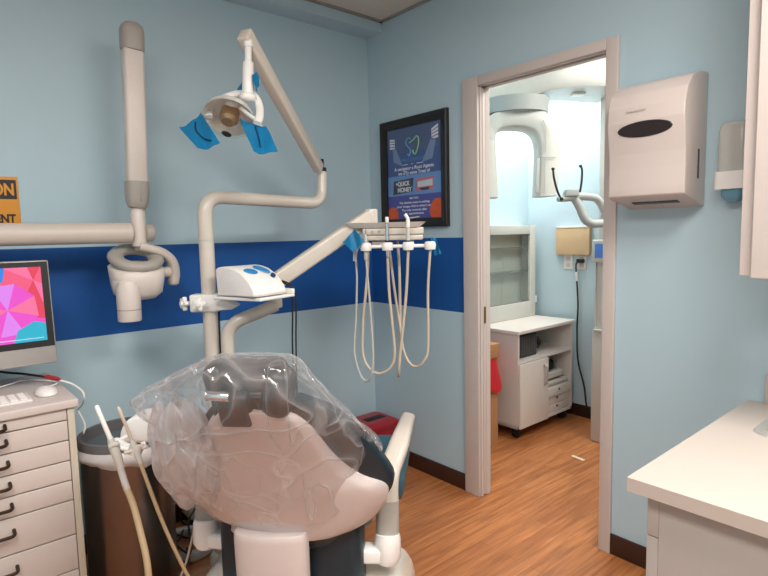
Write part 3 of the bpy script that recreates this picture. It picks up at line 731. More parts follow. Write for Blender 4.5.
t = thing('display_cable', 'black cable joined to a white lead by a red plug behind the computer', 'cable', (-1.8, -0.2, CT))
b = MB(); b.tube(catmull([(-2.05, -0.20, CT+0.10), (-1.920, -0.196, 0.890), (-1.860, -0.249, 0.881), (-1.804, -0.325, 0.873)], 6), 0.0042, 8); part(b, 'black_cord', 'black_rubber', t, 'black cord')
b = MB(); b.tube([(-1.807, -0.322, 0.873), (-1.798, -0.329, 0.873), (-1.772, -0.353, 0.865), (-1.764, -0.361, 0.861)], [0.006, 0.008, 0.008, 0.004], 10, (1, 0.7)); part(b, 'plug', 'red_plastic', t, 'red plug')
b = MB(); b.tube(catmull([(-1.767, -0.358, 0.861), (-1.735, -0.387, 0.846), (-1.710, -0.412, 0.820), (-1.706, -0.419, 0.795), (-1.707, -0.382, 0.761), (-1.709, -0.319, 0.728), (-1.704, -0.352, 0.704), (-1.703, -0.383, 0.681), (-1.713, -0.391, 0.656), (-1.730, -0.367, 0.627), (-1.739, -0.285, 0.587), (-1.735, -0.05, 0.5)], 6), 0.0035, 8); part(b, 'white_lead', 'bright_white_plastic', t, 'white lead')
b = MB(); b.tube(catmull([(-2.2, -0.38, CT+0.006), (-1.922, -0.236, 0.846), (-1.867, -0.194, 0.846), (-1.810, -0.233, 0.846), (-1.772, -0.330, 0.846), (mo.x+0.004, mo.y+0.052, CT+0.010)], 8), 0.003, 8)
tag(b.build('mouse_cord', 'bright_white_plastic'), 'thin white mouse cord curving across the drawer cart top', 'cable')

# ---------------------------------------------------------------- steel bin with liner
TC = V((-1.590, -0.475, 0)); TR, TZ = 0.155, 0.66
t = thing('trash_can', 'round stainless steel trash can with clear liner beside the drawer cart', 'trash can', tuple(TC))
b = MB(); b.lathe([(TR-0.02, 0.0), (TR-0.004, 0.0), (TR-0.002, 0.03), (TR-0.002, TZ-0.06)], TC, n=48); part(b, 'body', 'steel', t)
b = MB(); b.lathe([(0, 0.004), (TR-0.012, 0.004), (TR-0.008, TZ-0.002)], TC, n=48); part(b, 'inner_bucket', 'bin_inside', t, 'dark grey inside')
b = MB(); b.lathe([(TR-0.010, TZ-0.04), (TR-0.008, TZ), (TR-0.002, TZ+0.004), (TR+0.004, TZ), (TR+0.004, TZ-0.03), (TR, TZ-0.032)], TC, n=48); part(b, 'rim', 'dark_grey_plastic', t, 'dark rim')
b = MB(); rg = []
for j in range(9):
    f = j/8; ring = []
    for k in range(64):
        a = 2*PI*k/64; w = 0.004*math.sin(a*7+f*3)+0.004*math.sin(a*13+1.7)+0.003*math.sin(a*23+f*5)
        ring.append((TC.x+(TR+0.007+0.012*math.sin(f*PI)+w*f)*math.cos(a), TC.y+(TR+0.007+0.012*math.sin(f*PI)+w*f)*math.sin(a), TZ-0.028-f*(0.052+0.014*math.sin(a*3)+0.010*math.sin(a*5+1)+0.005*math.sin(a*11))))
    rg.append(ring)
b.loft(rg, caps=False); part(b, 'liner', 'liner_film', t, 'whitish clear plastic liner')
# ---------------------------------------------------------------- dental chair (local frame: x to its right, y forward)
CO = (-1.380, -1.172, 0.0); CROT = math.radians(-47)
chair = thing('dental_chair', 'reclined dental chair in dark teal vinyl with a pale moulded back', 'dental chair', CO, CROT, local=True)
U0 = 0.015
zk = [0.455, 0.463, 0.50, 0.55, 0.59, 0.612, 0.632, 0.66, 0.70, 0.75, 0.80, 0.85, 0.88, 0.898, 0.908]
hk = [0.18, 0.212, 0.275, 0.318, 0.333, 0.332, 0.318, 0.270, 0.226, 0.190, 0.166, 0.142, 0.120, 0.095, 0.06]
vz, vv = [0.40, 0.47, 0.62, 0.76, 0.88, 0.95], [0.02, 0.0, -0.045, -0.10, -0.165, -0.20]
def hw(z): return interp(zk, hk, z)
def hws(z, s):
    if s > 0: return hw(z)
    k = max(0.0, min(1.0, (0.60-z)/0.06))
    return hw(z)*(1-k) + max(0.11, hw(z-0.026)-0.02)*k
def vc(z): return interp(vz, vv, z)
def zrow(i, lo, hi): return lo + (hi-lo)*i
def shell_back(i, j):
    z = zrow(i, 0.455, 0.908); s = j*2-1; edge = 0.012*max(0, abs(s)-0.85)/0.15
    return (U0+hws(z, s)*s, vc(z)-0.028+0.075*abs(s)**2.2*(hw(z)/0.33)+edge, z)
def shell_front(i, j):
    z = zrow(i, 0.455, 0.908); s = j*2-1
    return (U0+hws(z, s)*s, vc(z)+0.008+0.070*abs(s)**2.2*(hw(z)/0.33), z)
b = MB(); b.slab(shell_back, shell_front, 48, 40); part(b, 'back_shell', 'shell_plastic', chair, 'pale pinkish moulded back shell', sharp=50)
def cw(z): return interp([0.40, 0.47, 0.55, 0.62, 0.68, 0.76, 0.84, 0.90, 0.94], [0.16, 0.21, 0.278, 0.318, 0.305, 0.258, 0.210, 0.160, 0.09], z)
def cush_a(i, j):
    z = zrow(i, 0.40, 0.94); s = j*2-1
    return (U0+0.03+cw(z)*s, vc(z)+0.014+0.074*abs(s)**2.2*(cw(z)/0.35), z)
def cush_b(i, j):
    z = zrow(i, 0.40, 0.94); s = j*2-1; q = (1-abs(s)**5)*(1-abs(2*i-1)**8)
    return (U0+0.03+cw(z)*s*(0.93+0.07*(1-q)), vc(z)+0.05+0.065*q+0.085*abs(s)**2.2*(cw(z)/0.35), z)
b = MB(); b.slab(cush_a, cush_b, 40, 40); part(b, 'back_cushion', 'dark_teal_vinyl', chair, sharp=80)
# headrest
Rx = Matrix.Rotation(math.radians(20), 3, 'X')
Ry = Matrix.Rotation(math.radians(-4), 3, 'Y')
b = MB(); b.box((0.005, -0.165, 0.997), (0.225, 0.075, 0.095), 0.034, Rx @ Ry, 5); b.box((0.092, -0.182, 0.960), (0.085, 0.085, 0.145), 0.036, Rx @ Matrix.Rotation(math.radians(14), 3, 'Y'), 5); b.box((-0.075, -0.168, 0.985), (0.07, 0.07, 0.10), 0.030, Rx, 5); part(b, 'headrest', 'black_plastic', chair, 'black padded headrest', sharp=80)
b = MB(); b.box((-0.022, -0.195, 0.915), (0.085, 0.035, 0.10), 0.010, Rx); b.box((-0.055, -0.16, 0.89), (0.075, 0.022, 0.10), 0.006, Rx); b.box((0.052, -0.16, 0.89), (0.05, 0.022, 0.10), 0.006, Rx); part(b, 'headrest_bracket', 'black_plastic', chair)
b = MB(); b.cyl((-0.072, -0.245, 0.966), (-0.014, -0.245, 0.962), 0.0125, None, 20, 0.002); b.cyl((-0.076, -0.245, 0.966), (-0.070, -0.245, 0.966), 0.0145, None, 20, 0.002); b.cyl((-0.039, -0.245, 0.964), (-0.039, -0.19, 0.945), 0.009); part(b, 'headrest_lever', 'chrome', chair, 'chrome release lever')
# lower back, seat and leg rest
b = MB(); b.box((0.03, 0.105, 0.36), (0.46, 0.12, 0.30), 0.04, None, 5); part(b, 'lumbar_cushion', 'dark_teal_vinyl', chair)
b = MB()
for k in range(1): pass
pl = []
for k in range(19):
    a = PI*k/18; pl.append((-0.112*math.cos(a)*1.0, -0.015-0.058*math.sin(a)**0.6))
rg = []
for z, s in ((0.16, 0.90), (0.22, 0.95), (0.30, 0.99), (0.40, 1.0), (0.47, 1.0), (0.488, 0.985), (0.492, 0.96)):
    rg.append([(0.0+x*s, 0.0+y*s+0.012*(0.49-z)/0.3, z) for x, y in pl])
b.loft(rg); part(b, 'back_cover', 'shell_plastic', chair, 'pale curved cover under the back')
b = MB(); b.box((0.012, 0.475, 0.474), (0.72, 0.42, 0.115), 0.05, None, 6); b.box((0.012, 0.24, 0.44), (0.50, 0.20, 0.10), 0.04, None, 5); part(b, 'seat', 'teal_vinyl', chair, sharp=80)
b = MB()
for p_ in (0,):
    lr = [(y, z) for y, z in ((0.62, 0.525), (0.72, 0.515), (0.86, 0.43), (1.0, 0.34), (0.97, 0.27), (0.82, 0.33), (0.70, 0.39), (0.62, 0.40))]
    b.prism([(-0.30, y, z) for y, z in lr], (0.624, 0, 0), 0.03, 4)
part(b, 'leg_rest', 'teal_vinyl', chair, sharp=80)
for sg in (1, -1):
    ux, uz = (U0+0.316, 0.0) if sg > 0 else (U0-0.286, 0.028)
    b = MB()
    pth = fillet([(ux+sg*0.0, 0.135, 0.375+uz), (ux+sg*0.0, 0.175, 0.585+uz), (ux+sg*0.02, 0.27, 0.615+uz), (ux+sg*0.048, 0.50, 0.665+uz)], 0.10, 8)
    n = len(pth); w = [1.0]*n; w[-1] = 0.72
    pth.append(pth[-1]+(pth[-1]-pth[-2]).normalized()*0.008); w.append(0.3)
    b.tube(pth, w, 20, (0.027, 0.035, 0.7), upv=(0, 1, 0)); part(b, 'armrest', 'cream_enamel', chair, sharp=60)
    b = MB(); b.tube([(ux, 0.128, 0.36+uz), (ux, 0.136, 0.40+uz), (ux, 0.158, 0.505+uz)], 1.0, 20, (0.0295, 0.037, 0.7), upv=(0, 1, 0)); part(b, 'armrest_post', 'grey_plastic', chair, 'grey post of the armrest')
    b = MB(); b.tube([(ux, 0.125, 0.318+uz), (ux, 0.125, 0.335+uz), (ux, 0.13, 0.395+uz), (ux, 0.132, 0.408+uz)], [0.034, 0.043, 0.042, 0.038], 20); b.beam((ux-sg*0.01, 0.12, 0.348+uz), (ux-sg*0.13, 0.11, 0.348+uz), 0.06, 0.05, 0.012, (0, 0, 1)); part(b, 'armrest_socket', 'bright_white_plastic', chair, 'white socket of the armrest', sharp=50)
# base
b = MB(); b.loft([rrect(-0.24, 0.27, -0.10, 0.62, z, 0.10) for z in (0.0, 0.02)] + [rrect(-0.22, 0.25, -0.08, 0.60, 0.05, 0.10), rrect(-0.17, 0.20, 0.0, 0.5, 0.09, 0.08)]); part(b, 'base', 'cream_enamel', chair)
b = MB(); b.loft([rrect(-0.13, 0.16, 0.06, 0.44, z, 0.07) for z in (0.08, 0.2, 0.34)] + [rrect(-0.24, 0.27, 0.16, 0.60, 0.395, 0.07)]); part(b, 'pedestal', 'cream_enamel', chair)
b = MB(); b.prism([(x, -0.02, z) for x, z in ((0.17, 0.06), (0.41, 0.06), (0.405, 0.20), (0.37, 0.262), (0.24, 0.275), (0.17, 0.24))], (0, 0.34, 0), 0.025, 4); b.prism([(-x, 0.0, z) for x, z in ((0.13, 0.06), (0.32, 0.06), (0.31, 0.20), (0.27, 0.25), (0.17, 0.285), (0.13, 0.285))], (0, 0.30, 0), 0.025, 4); part(b, 'side_cover', 'cream_enamel', chair, sharp=60)

# clear film draped over the headrest and back
fz = [1.062, 1.058, 1.042, 1.0, 0.95, 0.90, 0.85, 0.80, 0.74, 0.68, 0.62, 0.57, 0.53]
ful = [0.0, -0.09, -0.125, -0.20, -0.30, -0.30, -0.28, -0.285, -0.315, -0.335, -0.345, -0.335, -0.29]
fur = [0.03, 0.12, 0.145, 0.165, 0.19, 0.215, 0.245, 0.272, 0.300, 0.320, 0.330, 0.325, 0.318]
fvb = [-0.19, -0.245, -0.27, -0.285, -0.285, -0.262, -0.235, -0.205, -0.170, -0.140, -0.105, -0.085, -0.07]
fvf = [-0.18, -0.12, -0.09, -0.06, -0.03, 0.00, 0.02, 0.04, 0.07, 0.10, 0.13, 0.145, 0.15]
rgs = []
NN = 120
for i in range(61):
    f = i/60*12; z = interp(list(range(13)), fz, f)
    l, r_, vb, vf = (interp(list(range(13)), a, f) for a in (ful, fur, fvb, fvf))
    ring = []
    for k in range(NN):
        a = 2*PI*k/NN; ca, sa = math.cos(a), math.sin(a)
        cu, su = math.copysign(abs(ca)**0.75, ca), math.copysign(abs(sa)**0.75, sa)
        x = (l+r_)/2+(r_-l)/2*cu; y = (vb+vf)/2+(vf-vb)/2*su
        # the back sheet follows the curve of the shell
        if sa < 0 and z < 0.90: y += 0.075*min(1, abs(cu))**2.2*min(1, (0.90-z)/0.2)
        amp = 0.0035+0.0045*min(1, f/3)
        wv = abs(math.sin(a*5+f*0.9+math.sin(f*1.3)))-0.6 + 0.5*math.sin(a*11-f*0.6+math.sin(a*3+f)) + 0.35*math.sin(a*19+f*1.7) + 0.25*math.sin(a*7-f*2.9)
        lf = 0.6+0.9*max(0, -ca)
        dx, dy = ca*amp*wv*lf, sa*amp*wv*lf
        hem = 0.515+0.125*max(0, ca)**1.2+0.03*max(0, -ca); zz = 1.052+(z-1.062)*(1.052-hem)/(1.062-0.53) + (0.012*math.sin(a*3+1.0)+0.010*math.sin(a*7))*max(0, (f-9)/3)
        ring.append((x+dx, y+dy, zz))
    rgs.append(ring)
b = MB(); b.loft(rgs, caps=False)
fo = thing('plastic_cover', 'clear plastic film cover draped over the dental chair back and headrest', 'plastic cover', (CO[0], CO[1], 0.53), CROT, local=True)
for v in b.bm.verts: v.co.z -= 0.53
part(b, 'film', 'clear_film', fo, sharp=180)
# bunched folds on the left side of the cover
for k0, (uc, uw, vc0, dw, za, zb) in enumerate(((-0.190, 0.080, -0.11, 0.09, 0.60, 0.93), (-0.185, 0.070, -0.10, 0.07, 0.58, 0.82))):
    rg = []
    for i in range(25):
        f = i/24; z = za+(zb-za)*f; q = 0.35+0.65*math.sin(PI*min(1, f*0.9+0.1))**0.6; ring = []
        for k in range(72):
            a = 2*PI*k/72; w = 1+0.10*math.sin(a*5+f*4+k0)+0.07*math.sin(a*9-f*6+k0*2)+0.04*math.sin(a*17+f*9)
            ring.append((uc-0.02*(1-f)+math.cos(a)*uw*q*w, vc0-0.16*(f-0.45)+math.sin(a)*dw*q*w, z-0.53+0.012*math.sin(a*4+k0)))
        rg.append(ring)
    b = MB(); b.loft(rg, caps=False); part(b, 'bunched_fold', 'bunched_film', fo, 'whitish bunched fold of the film', sharp=180)

# ---------------------------------------------------------------- dental light on its column
P0 = V((-1.240, -0.467, 1.271))
t = thing('dental_light', 'cream dental operating light on a curved column behind the chair', 'dental light', (P0.x, P0.y, 0))
K = V((-0.629, -0.392, 1.508)); KT = V((-0.615, -0.385, 1.659))
cx_, cy_ = P0.x, P0.y
b = MB(); b.lathe([(0.052, 0.0), (0.052, 0.03), (0.042, 0.045), (0.03, 0.05)], (cx_, cy_, 0)); b.tube([(cx_, cy_, 0.01), (cx_, cy_, 1.346)], 0.0295, 24); part(b, 'column', 'cream_enamel', t)
pth = fillet([(cx_, cy_, 1.348), (cx_, cy_, (-1.218, -0.454, 1.523)[2]), (K.x, K.y, K.z), (KT.x, KT.y, KT.z)], 0.13, 10)
n = len(pth); b = MB(); b.tube(pth, [0.0295-0.006*i/n for i in range(n)], 24); part(b, 'swan_arm', 'cream_enamel', t)
b = MB(); b.cyl((KT.x, KT.y, KT.z-0.004), (KT.x, KT.y, KT.z+0.02), 0.021); b.box((KT.x-0.012, KT.y-0.008, KT.z+0.035), (0.024, 0.024, 0.05), 0.004); part(b, 'knuckle', 'black_plastic', t, 'dark knuckle gap')
A0, A1 = V((-0.642, -0.400, 1.670)), V((-1.157, -0.698, 2.097))
b = MB(); b.beam(A0, A1, 0.044, 0.05, 0.009, (0, 0, 1), 0.050, 0.056); part(b, 'spring_arm', 'cream_enamel', t)
S0, S1 = V((-1.143, -0.702, 2.053)), V((-1.163, -0.722, 1.869))
b = MB(); b.cyl(S0, S0+(S1-S0)*0.4, 0.0125, None, 16); b.cyl(S0+(S1-S0)*0.33, S0+(S1-S0)*0.97, 0.020, 0.0215, 20, 0.003); b.cyl(S0+V((0, 0, 0.02)), S0-V((0, 0, 0.004)), 0.017); part(b, 'stem', 'bright_white_plastic', t)
# head: reflector dish facing down and toward the chair
HC = V((-1.231, -0.700, 1.787))
n_ = (-0.50*fw + V((0, 0, -0.80)) - 0.05*rt).normalized()
side = n_.cross(V((0, 0, 1))).normalized()
if side.dot(rt) < 0: side = -side
frt = side.cross(n_)      # roughly away or toward, in the dish plane
b = MB()
yl = [(-1.285, -0.653, 1.792), (-1.269, -0.637, 1.825), (-1.232, -0.637, 1.862), (-1.187, -0.660, 1.883), (-1.150, -0.691, 1.888), (-1.129, -0.711, 1.872), (-1.124, -0.733, 1.833), (-1.148, -0.772, 1.784), (-1.166, -0.786, 1.762)]
b.tube(catmull(yl, 8), 1.0, 14, (0.009, 0.014, 0.7)); yoke_ = part(b, 'yoke', 'bright_white_plastic', t)
b = MB(); b.ell(S1-V((0, 0, 0.004)), (0.032, 0.026, 0.018)); part(b, 'yoke_hub', 'bright_white_plastic', t)
b = MB(); b.lathe([(0.02, -0.058), (0.055, -0.05), (0.082, -0.026), (0.092, 0.0), (0.089, 0.0), (0.078, -0.023), (0.052, -0.045), (0.0, -0.052)], HC, n_, 40, up=side); part(b, 'reflector_dish', 'mirror_dish', t)
b = MB(); b.lathe([(0.095, -0.004), (0.098, 0.006), (0.08, 0.026), (0.045, 0.040), (0.0, 0.045)], HC, n_, 40, up=side); part(b, 'clear_shield', 'glass_clear', t, 'clear plastic shield')
b = MB(); b.tube([HC-n_*0.045, HC-n_*0.03, HC+n_*0.01, HC+n_*0.022], [0.018, 0.034, 0.034, 0.022], 20); part(b, 'lamp_housing', 'gold_reflector', t, 'brassy lamp housing')
sb = HC+n_*0.03-frt*0.06*(1 if (-frt).z < 0 else -1)
b = MB(); b.lathe([(0, 0.004), (0.012, 0.003), (0.015, 0.0)], V((-1.263, -0.741, 1.721)), n_, 20, sx=1.2, sy=0.9); part(b, 'sensor', 'black_plastic', t, 'black sensor')
b = MB(); b.ell(HC+side*0.012-n_*0.045-frt*0.02, (0.026, 0.026, 0.02)); b.tube([(-1.212, -0.752, 1.818), (-1.188, -0.763, 1.795), (-1.150, -0.758, 1.776)], 0.008, 10); part(b, 'cross_arm', 'bright_white_plastic', t)
for h0, h1 in ((V((-1.150, -0.758, 1.776)), V((-1.125, -0.759, 1.732))), (V((-1.274, -0.636, 1.792)), V((-1.287, -0.602, 1.764)))):
    b = MB(); b.tube([h0, h0+(h1-h0)*0.5, h1], [0.010, 0.009, 0.008], 12); part(b, 'handle', 'bright_white_plastic', t)

def film(name, c4, label, bow, group, m='blue_film', n=10, fold=None):
    # a bowed square of barrier film given by its four corners
    A, B, Cc, Dd = [V(p) for p in c4]
    nn = (B-A).cross(Dd-A).normalized()
    def f(u, v, off=0.0):
        p_ = A*(1-u)*(1-v)+B*u*(1-v)+Cc*u*v+Dd*(1-u)*v
        w = bow*math.sin(PI*u)*1.0 + 0.004*math.sin(u*9+v*5)*1.0
        return p_+nn*(w+off)
    b = MB(); b.slab(lambda u, v: f(u, v), lambda u, v: f(u, v, 0.0012), n, n)
    if fold:
        sg = 1 if nn.dot(V((cam.matrix_world.translation-A))) > 0 else -1
        b.mi = 1; b.tube(catmull([f(u, v, 0.0015*sg) for u, v in fold], 6), 0.0033, 8)  # handle and its shade under the film, drawn as a dark line
    return tag(b.build(name, [m, 'handle_shade_blue']), label, 'barrier film', group)
G = 'blue barrier films'
film('barrier_film', ((-1.378, -0.605, 1.754), (-1.307, -0.632, 1.810), (-1.295, -0.751, 1.689), (-1.362, -0.723, 1.665)), 'blue plastic film square on the left handle of the dental light', 0.012, G, fold=[(0.62, 0.10), (0.45, 0.35), (0.50, 0.62), (0.72, 0.86)])
film('barrier_film', ((-1.213, -0.743, 1.785), (-1.132, -0.789, 1.755), (-1.133, -0.867, 1.659), (-1.213, -0.839, 1.651)), 'blue plastic film square on the right handle of the dental light', 0.012, G, fold=[(0.55, 0.12), (0.52, 0.45), (0.42, 0.78)])
film('barrier_film', ((-1.152, -0.668, 1.950), (-1.158, -0.703, 1.944), (-1.167, -0.716, 1.891), (-1.175, -0.668, 1.896)), 'small blue film scrap on the left of the light stem', 0.003, G)
film('barrier_film', ((-1.153, -0.748, 1.939), (-1.121, -0.719, 1.961), (-1.111, -0.720, 1.923), (-1.149, -0.760, 1.878)), 'small blue film scrap on the right of the light stem', 0.003, G)
# shade lines of the handles under the two big films
def shade_line(pts, name, parent_label):
    b = MB(); b.tube(catmull(pts, 6), 0.0028, 6); return b

# ---------------------------------------------------------------- delivery unit
E0 = V((-1.198, -0.524, 0.907)); E1 = V((-1.006, -0.584, 1.105))
t = thing('delivery_unit', 'cream dental delivery unit with tray and instrument holders on a jointed arm', 'delivery unit', (E0.x, E0.y, 0))
b = MB(); b.tube(fillet([(E0.x, E0.y, 0.02), (E0.x, E0.y, (-1.176, -0.516, 1.010)[2]), (E1.x-0.06, E1.y+0.01, E1.z-0.05), (E1.x, E1.y, E1.z-0.028)], 0.09, 10), 0.0265, 24); b.lathe([(0.08, 0.0), (0.08, 0.025), (0.04, 0.04), (0.03, 0.045)], (E0.x, E0.y, 0)); part(b, 'support_arm', 'cream_enamel', t)
b = MB(); b.cyl((E1.x, E1.y, E1.z-0.04), (E1.x, E1.y, E1.z+0.06), 0.027, None, 24, 0.005); part(b, 'swivel', 'cream_enamel', t)
B0, B1 = V((-1.012, -0.571, 1.163)), V((-0.571, -0.690, 1.440))
b = MB(); b.beam(B0, B1, 0.055, 0.068, 0.012); b.cyl((B1.x, B1.y, B1.z-0.06), (B1.x, B1.y, B1.z+0.03), 0.03, None, 20, 0.005); part(b, 'balance_arm', 'cream_enamel', t)
rh = V((rt.x, rt.y, 0)).normalized(); fh = V((fw.x, fw.y, 0)).normalized(); zz_ = V((0, 0, 1))
DC = V((-0.536, -0.796, 1.366))       # centre of the delivery head
Rd = Matrix((rh, fh, zz_)).transposed()
def dl(x, y, z): return DC+rh*x+fh*y+zz_*z
b = MB(); rgd = []
for w, d, z in ((0.150, 0.075, 0.020), (0.172, 0.10, 0.0395), (0.175, 0.103, 0.042), (0.171, 0.10, 0.042), (0.148, 0.073, 0.0235)):
    rgd.append([dl(-0.033+x*1, 0.05+y, z) for x, y, _ in rrect(-w, w, -d, d, 0, 0.02)])
b.loft(rgd); part(b, 'tray', 'bright_white_plastic', t, 'white tray with raised lip')
b = MB(); b.box(dl(0, 0.05, 0.004), (0.265, 0.14, 0.030), 0.006, Rd); b.box(dl(0.002, 0.05, -0.0245), (0.255, 0.13, 0.022), 0.006, Rd); part(b, 'control_head', 'cream_enamel', t)
b = MB(); b.box(dl(-0.065, 0.04, -0.052), (0.058, 0.08, 0.028), 0.004, Rd); part(b, 'switch_box', 'grey_plastic', t, 'taupe switch box')
for k in range(3):
    b = MB(); b.cyl(dl(-0.09+0.03*k, -0.021, 0.003), dl(-0.09+0.03*k, -0.024, 0.003), 0.006, None, 14); part(b, 'control_button', 'grey_plastic', t)
HX = [-0.118, -0.026, 0.062, 0.155]; HZ = -0.0605; HY = -0.06
b = MB(); b.cyl(dl(-0.15, HY, HZ), dl(0.172, HY, HZ), 0.0075, None, 14, 0.002); b.beam(dl(-0.05, HY, HZ), dl(-0.05, 0.03, HZ+0.01), 0.02, 0.012, 0.003); b.beam(dl(0.08, HY, HZ), dl(0.08, 0.03, HZ+0.02), 0.02, 0.012, 0.003); part(b, 'holder_bar', 'bright_white_plastic', t)
for x in HX:
    b = MB(); b.lathe([(0.014, -0.018), (0.0225, -0.016), (0.0245, -0.004), (0.0245, 0.008), (0.021, 0.016), (0.013, 0.018)], dl(x, HY-0.004, HZ), zz_, 24, close=True); part(b, 'instrument_holder', 'bright_white_plastic', t)
film('barrier_film', ((-0.742, -0.703, 1.329), (-0.699, -0.733, 1.385), (-0.691, -0.786, 1.331), (-0.724, -0.751, 1.286)), 'blue film square on the left end of the instrument holder bar', 0.008, G)
film('barrier_film', (dl(0.160, -0.02, -0.025), dl(0.186, -0.03, -0.032), dl(0.204, -0.035, -0.098), dl(0.180, -0.02, -0.104)), 'dark blue film strip on the right end of the instrument holder bar', 0.004, G)
film('barrier_film', (dl(-0.178, -0.04, -0.07), dl(-0.16, -0.05, -0.07), dl(-0.162, -0.045, -0.125), dl(-0.172, -0.04, -0.12)), 'thin clear film tail hanging under the left blue film', 0.002, None, 'liner_film')

def hose(name, label, cat, head, pts, hm, r=0.0052, group='hanging instrument hoses'):
    # pts: pixel-free loop in the delivery-head frame, from the holder down and back up
    tt = thing(name, label, cat, tuple(pts[0]), group=group)
    b = MB(); b.tube(catmull(pts, 8), r, 10); part(b, 'hose', hm, tt)
    for nm, fn_, m_, lb in head:
        b = MB(); fn_(b); part(b, nm, m_, tt, lb)
    return tt
def hd(x): return dl(x, HY-0.006, 0)
a1, a2, a3, a4 = [dl(x, HY-0.004, HZ) for x in HX]
hose('handpiece', 'slim short handpiece in the leftmost holder with a grey hose loop', 'handpiece',
     [('handle', lambda b: b.tube([a1+zz_*0.052, a1+zz_*0.045, a1+zz_*0.02, a1-zz_*0.05, a1-zz_*0.058], [0.004, 0.007, 0.0095, 0.0095, 0.006], 14), 'hose_grey', 'grey handle'), ('tip', lambda b: b.tube([a1+zz_*0.075, a1+zz_*0.052], [0.003, 0.004], 10), 'chrome', 'metal tip')],
     [a1-zz_*0.055, (-0.650, -0.767, 1.029), (-0.656, -0.785, 0.852), (-0.667, -0.787, 0.762), (-0.670, -0.763, 0.723), (-0.679, -0.726, 0.740), (-0.681, -0.686, 0.841), (-0.663, -0.681, 0.991), (-0.647, -0.674, 1.159), (-0.638, -0.665, 1.282), dl(-0.125, 0.03, -0.03)], 'hose_grey', 0.0046)
hose('handpiece', 'tall metal handpiece in the second holder from the left with hose crossing to its left', 'handpiece',
     [('handle', lambda b: b.tube([a2+zz_*0.105, a2+zz_*0.09, a2+zz_*0.02, a2-zz_*0.04, a2-zz_*0.05], [0.0055, 0.0075, 0.0095, 0.0085, 0.006], 14), 'chrome', 'metal handle'), ('collar', lambda b: b.cyl(a2+zz_*0.012, a2+zz_*0.026, 0.0115, None, 14, 0.002), 'black_rubber', 'black collar'), ('head', lambda b: b.cyl(a2+zz_*0.100, a2+zz_*0.125, 0.008, None, 14, 0.002), 'bright_white_plastic', 'white head')],
     [a2-zz_*0.045, (-0.589, -0.822, 1.118), (-0.590, -0.838, 0.985), (-0.592, -0.853, 0.852), (-0.609, -0.847, 0.789), (-0.641, -0.810, 0.759), (-0.666, -0.773, 0.777), (-0.671, -0.734, 0.838), (-0.653, -0.718, 0.980), (-0.626, -0.710, 1.115), (-0.610, -0.709, 1.237), dl(-0.112, 0.0, -0.03)], 'hose_beige', 0.0062)
hose('air_water_syringe', 'air-water syringe with bent tip in the third holder over the brown ended hose', 'syringe',
     [('handle', lambda b: b.tube([a3+zz_*0.085, a3+zz_*0.075, a3+zz_*0.02, a3-zz_*0.02], [0.006, 0.009, 0.010, 0.008], 14), 'hose_grey', 'grey handle'), ('collar', lambda b: b.cyl(a3+zz_*0.010, a3+zz_*0.024, 0.0115, None, 14, 0.002), 'black_rubber', 'black collar'), ('head', lambda b: b.tube(catmull([a3+zz_*0.08, a3+zz_*0.115, a3+zz_*0.135-rh*0.012], 5), [0.009]*5+[0.007]*6, 12), 'bright_white_plastic', 'white head with button'), ('nozzle', lambda b: b.tube([a3+zz_*0.118, a3+zz_*0.124+rh*0.05], [0.004, 0.0025], 10), 'chrome', 'metal nozzle')],
     [a3-zz_*0.02, (-0.539, -0.878, 1.118), (-0.560, -0.878, 0.977), (-0.579, -0.877, 0.862), (-0.590, -0.877, 0.786), (-0.574, -0.856, 0.744), (-0.544, -0.826, 0.769), (-0.517, -0.807, 0.888), (-0.503, -0.796, 1.065), (-0.493, -0.784, 1.233), dl(0.02, 0.05, -0.04)], 'hose_beige', 0.0062)
hose('instrument_hose', 'empty hose end in the rightmost instrument holder hanging in a wide loop', 'hose',
     [('connector', lambda b: b.tube([a4+zz_*0.012, a4-zz_*0.02, a4-zz_*0.028], [0.008, 0.008, 0.006], 12), 'hose_grey', 'grey connector')],
     [a4-zz_*0.025, (-0.476, -0.945, 1.117), (-0.495, -0.960, 0.879), (-0.513, -0.952, 0.816), (-0.524, -0.920, 0.788), (-0.534, -0.884, 0.799), (-0.529, -0.841, 0.850), (-0.519, -0.811, 0.947), (-0.511, -0.770, 1.109), (-0.513, -0.750, 1.251), dl(-0.02, 0.06, -0.04)], 'hose_beige', 0.0056)

# ---------------------------------------------------------------- accessory shelf clamped to the column, white unit on it
t = thing('accessory_shelf', 'white accessory shelf bracket with star knobs clamped to the light column', 'shelf', (cx_, cy_, 1.08))
ck = V((cx_, cy_, (-1.267, -0.466, 1.100)[2]))
ax = Matrix.Rotation(math.radians(-40.9), 3, 'Z')   # local x to the right of the view direction of the room's diagonal
def ks(x, y, z): return ck+rh*x+fh*y+zz_*z
b = MB(); b.box(ks(-0.012, -0.0, 0), (0.115, 0.075, 0.07), 0.008, Rd); part(b, 'clamp', 'bright_white_plastic', t)
def star(b, c, ax_, r):
    z = V(ax_).normalized(); x = zz_.cross(z).normalized(); y = z.cross(x); pl = []
    for k in range(40):
        a = 2*PI*k/40; q = r*(0.80+0.2*math.cos(5*a)); pl.append(c+x*q*math.cos(a)+y*q*math.sin(a))
    b.prism(pl, z*0.016, 0.003, 2); b.cyl(c+z*0.01, c+z*0.024, r*0.45, r*0.35, 16, 0.002); b.cyl(c-z*0.03, c, 0.009)
b = MB(); star(b, ks(-0.088, -0.02, 0.0), (-rh*0.75-fh*0.66), 0.030); part(b, 'star_knob', 'bright_white_plastic', t)
b = MB(); star(b, ks(-0.018, -0.066, 0.004), (-fh), 0.030); part(b, 'star_knob', 'bright_white_plastic', t)
s0, s1 = ks(0.04, -0.015, -0.012), V((-0.984, -0.679, 1.130))
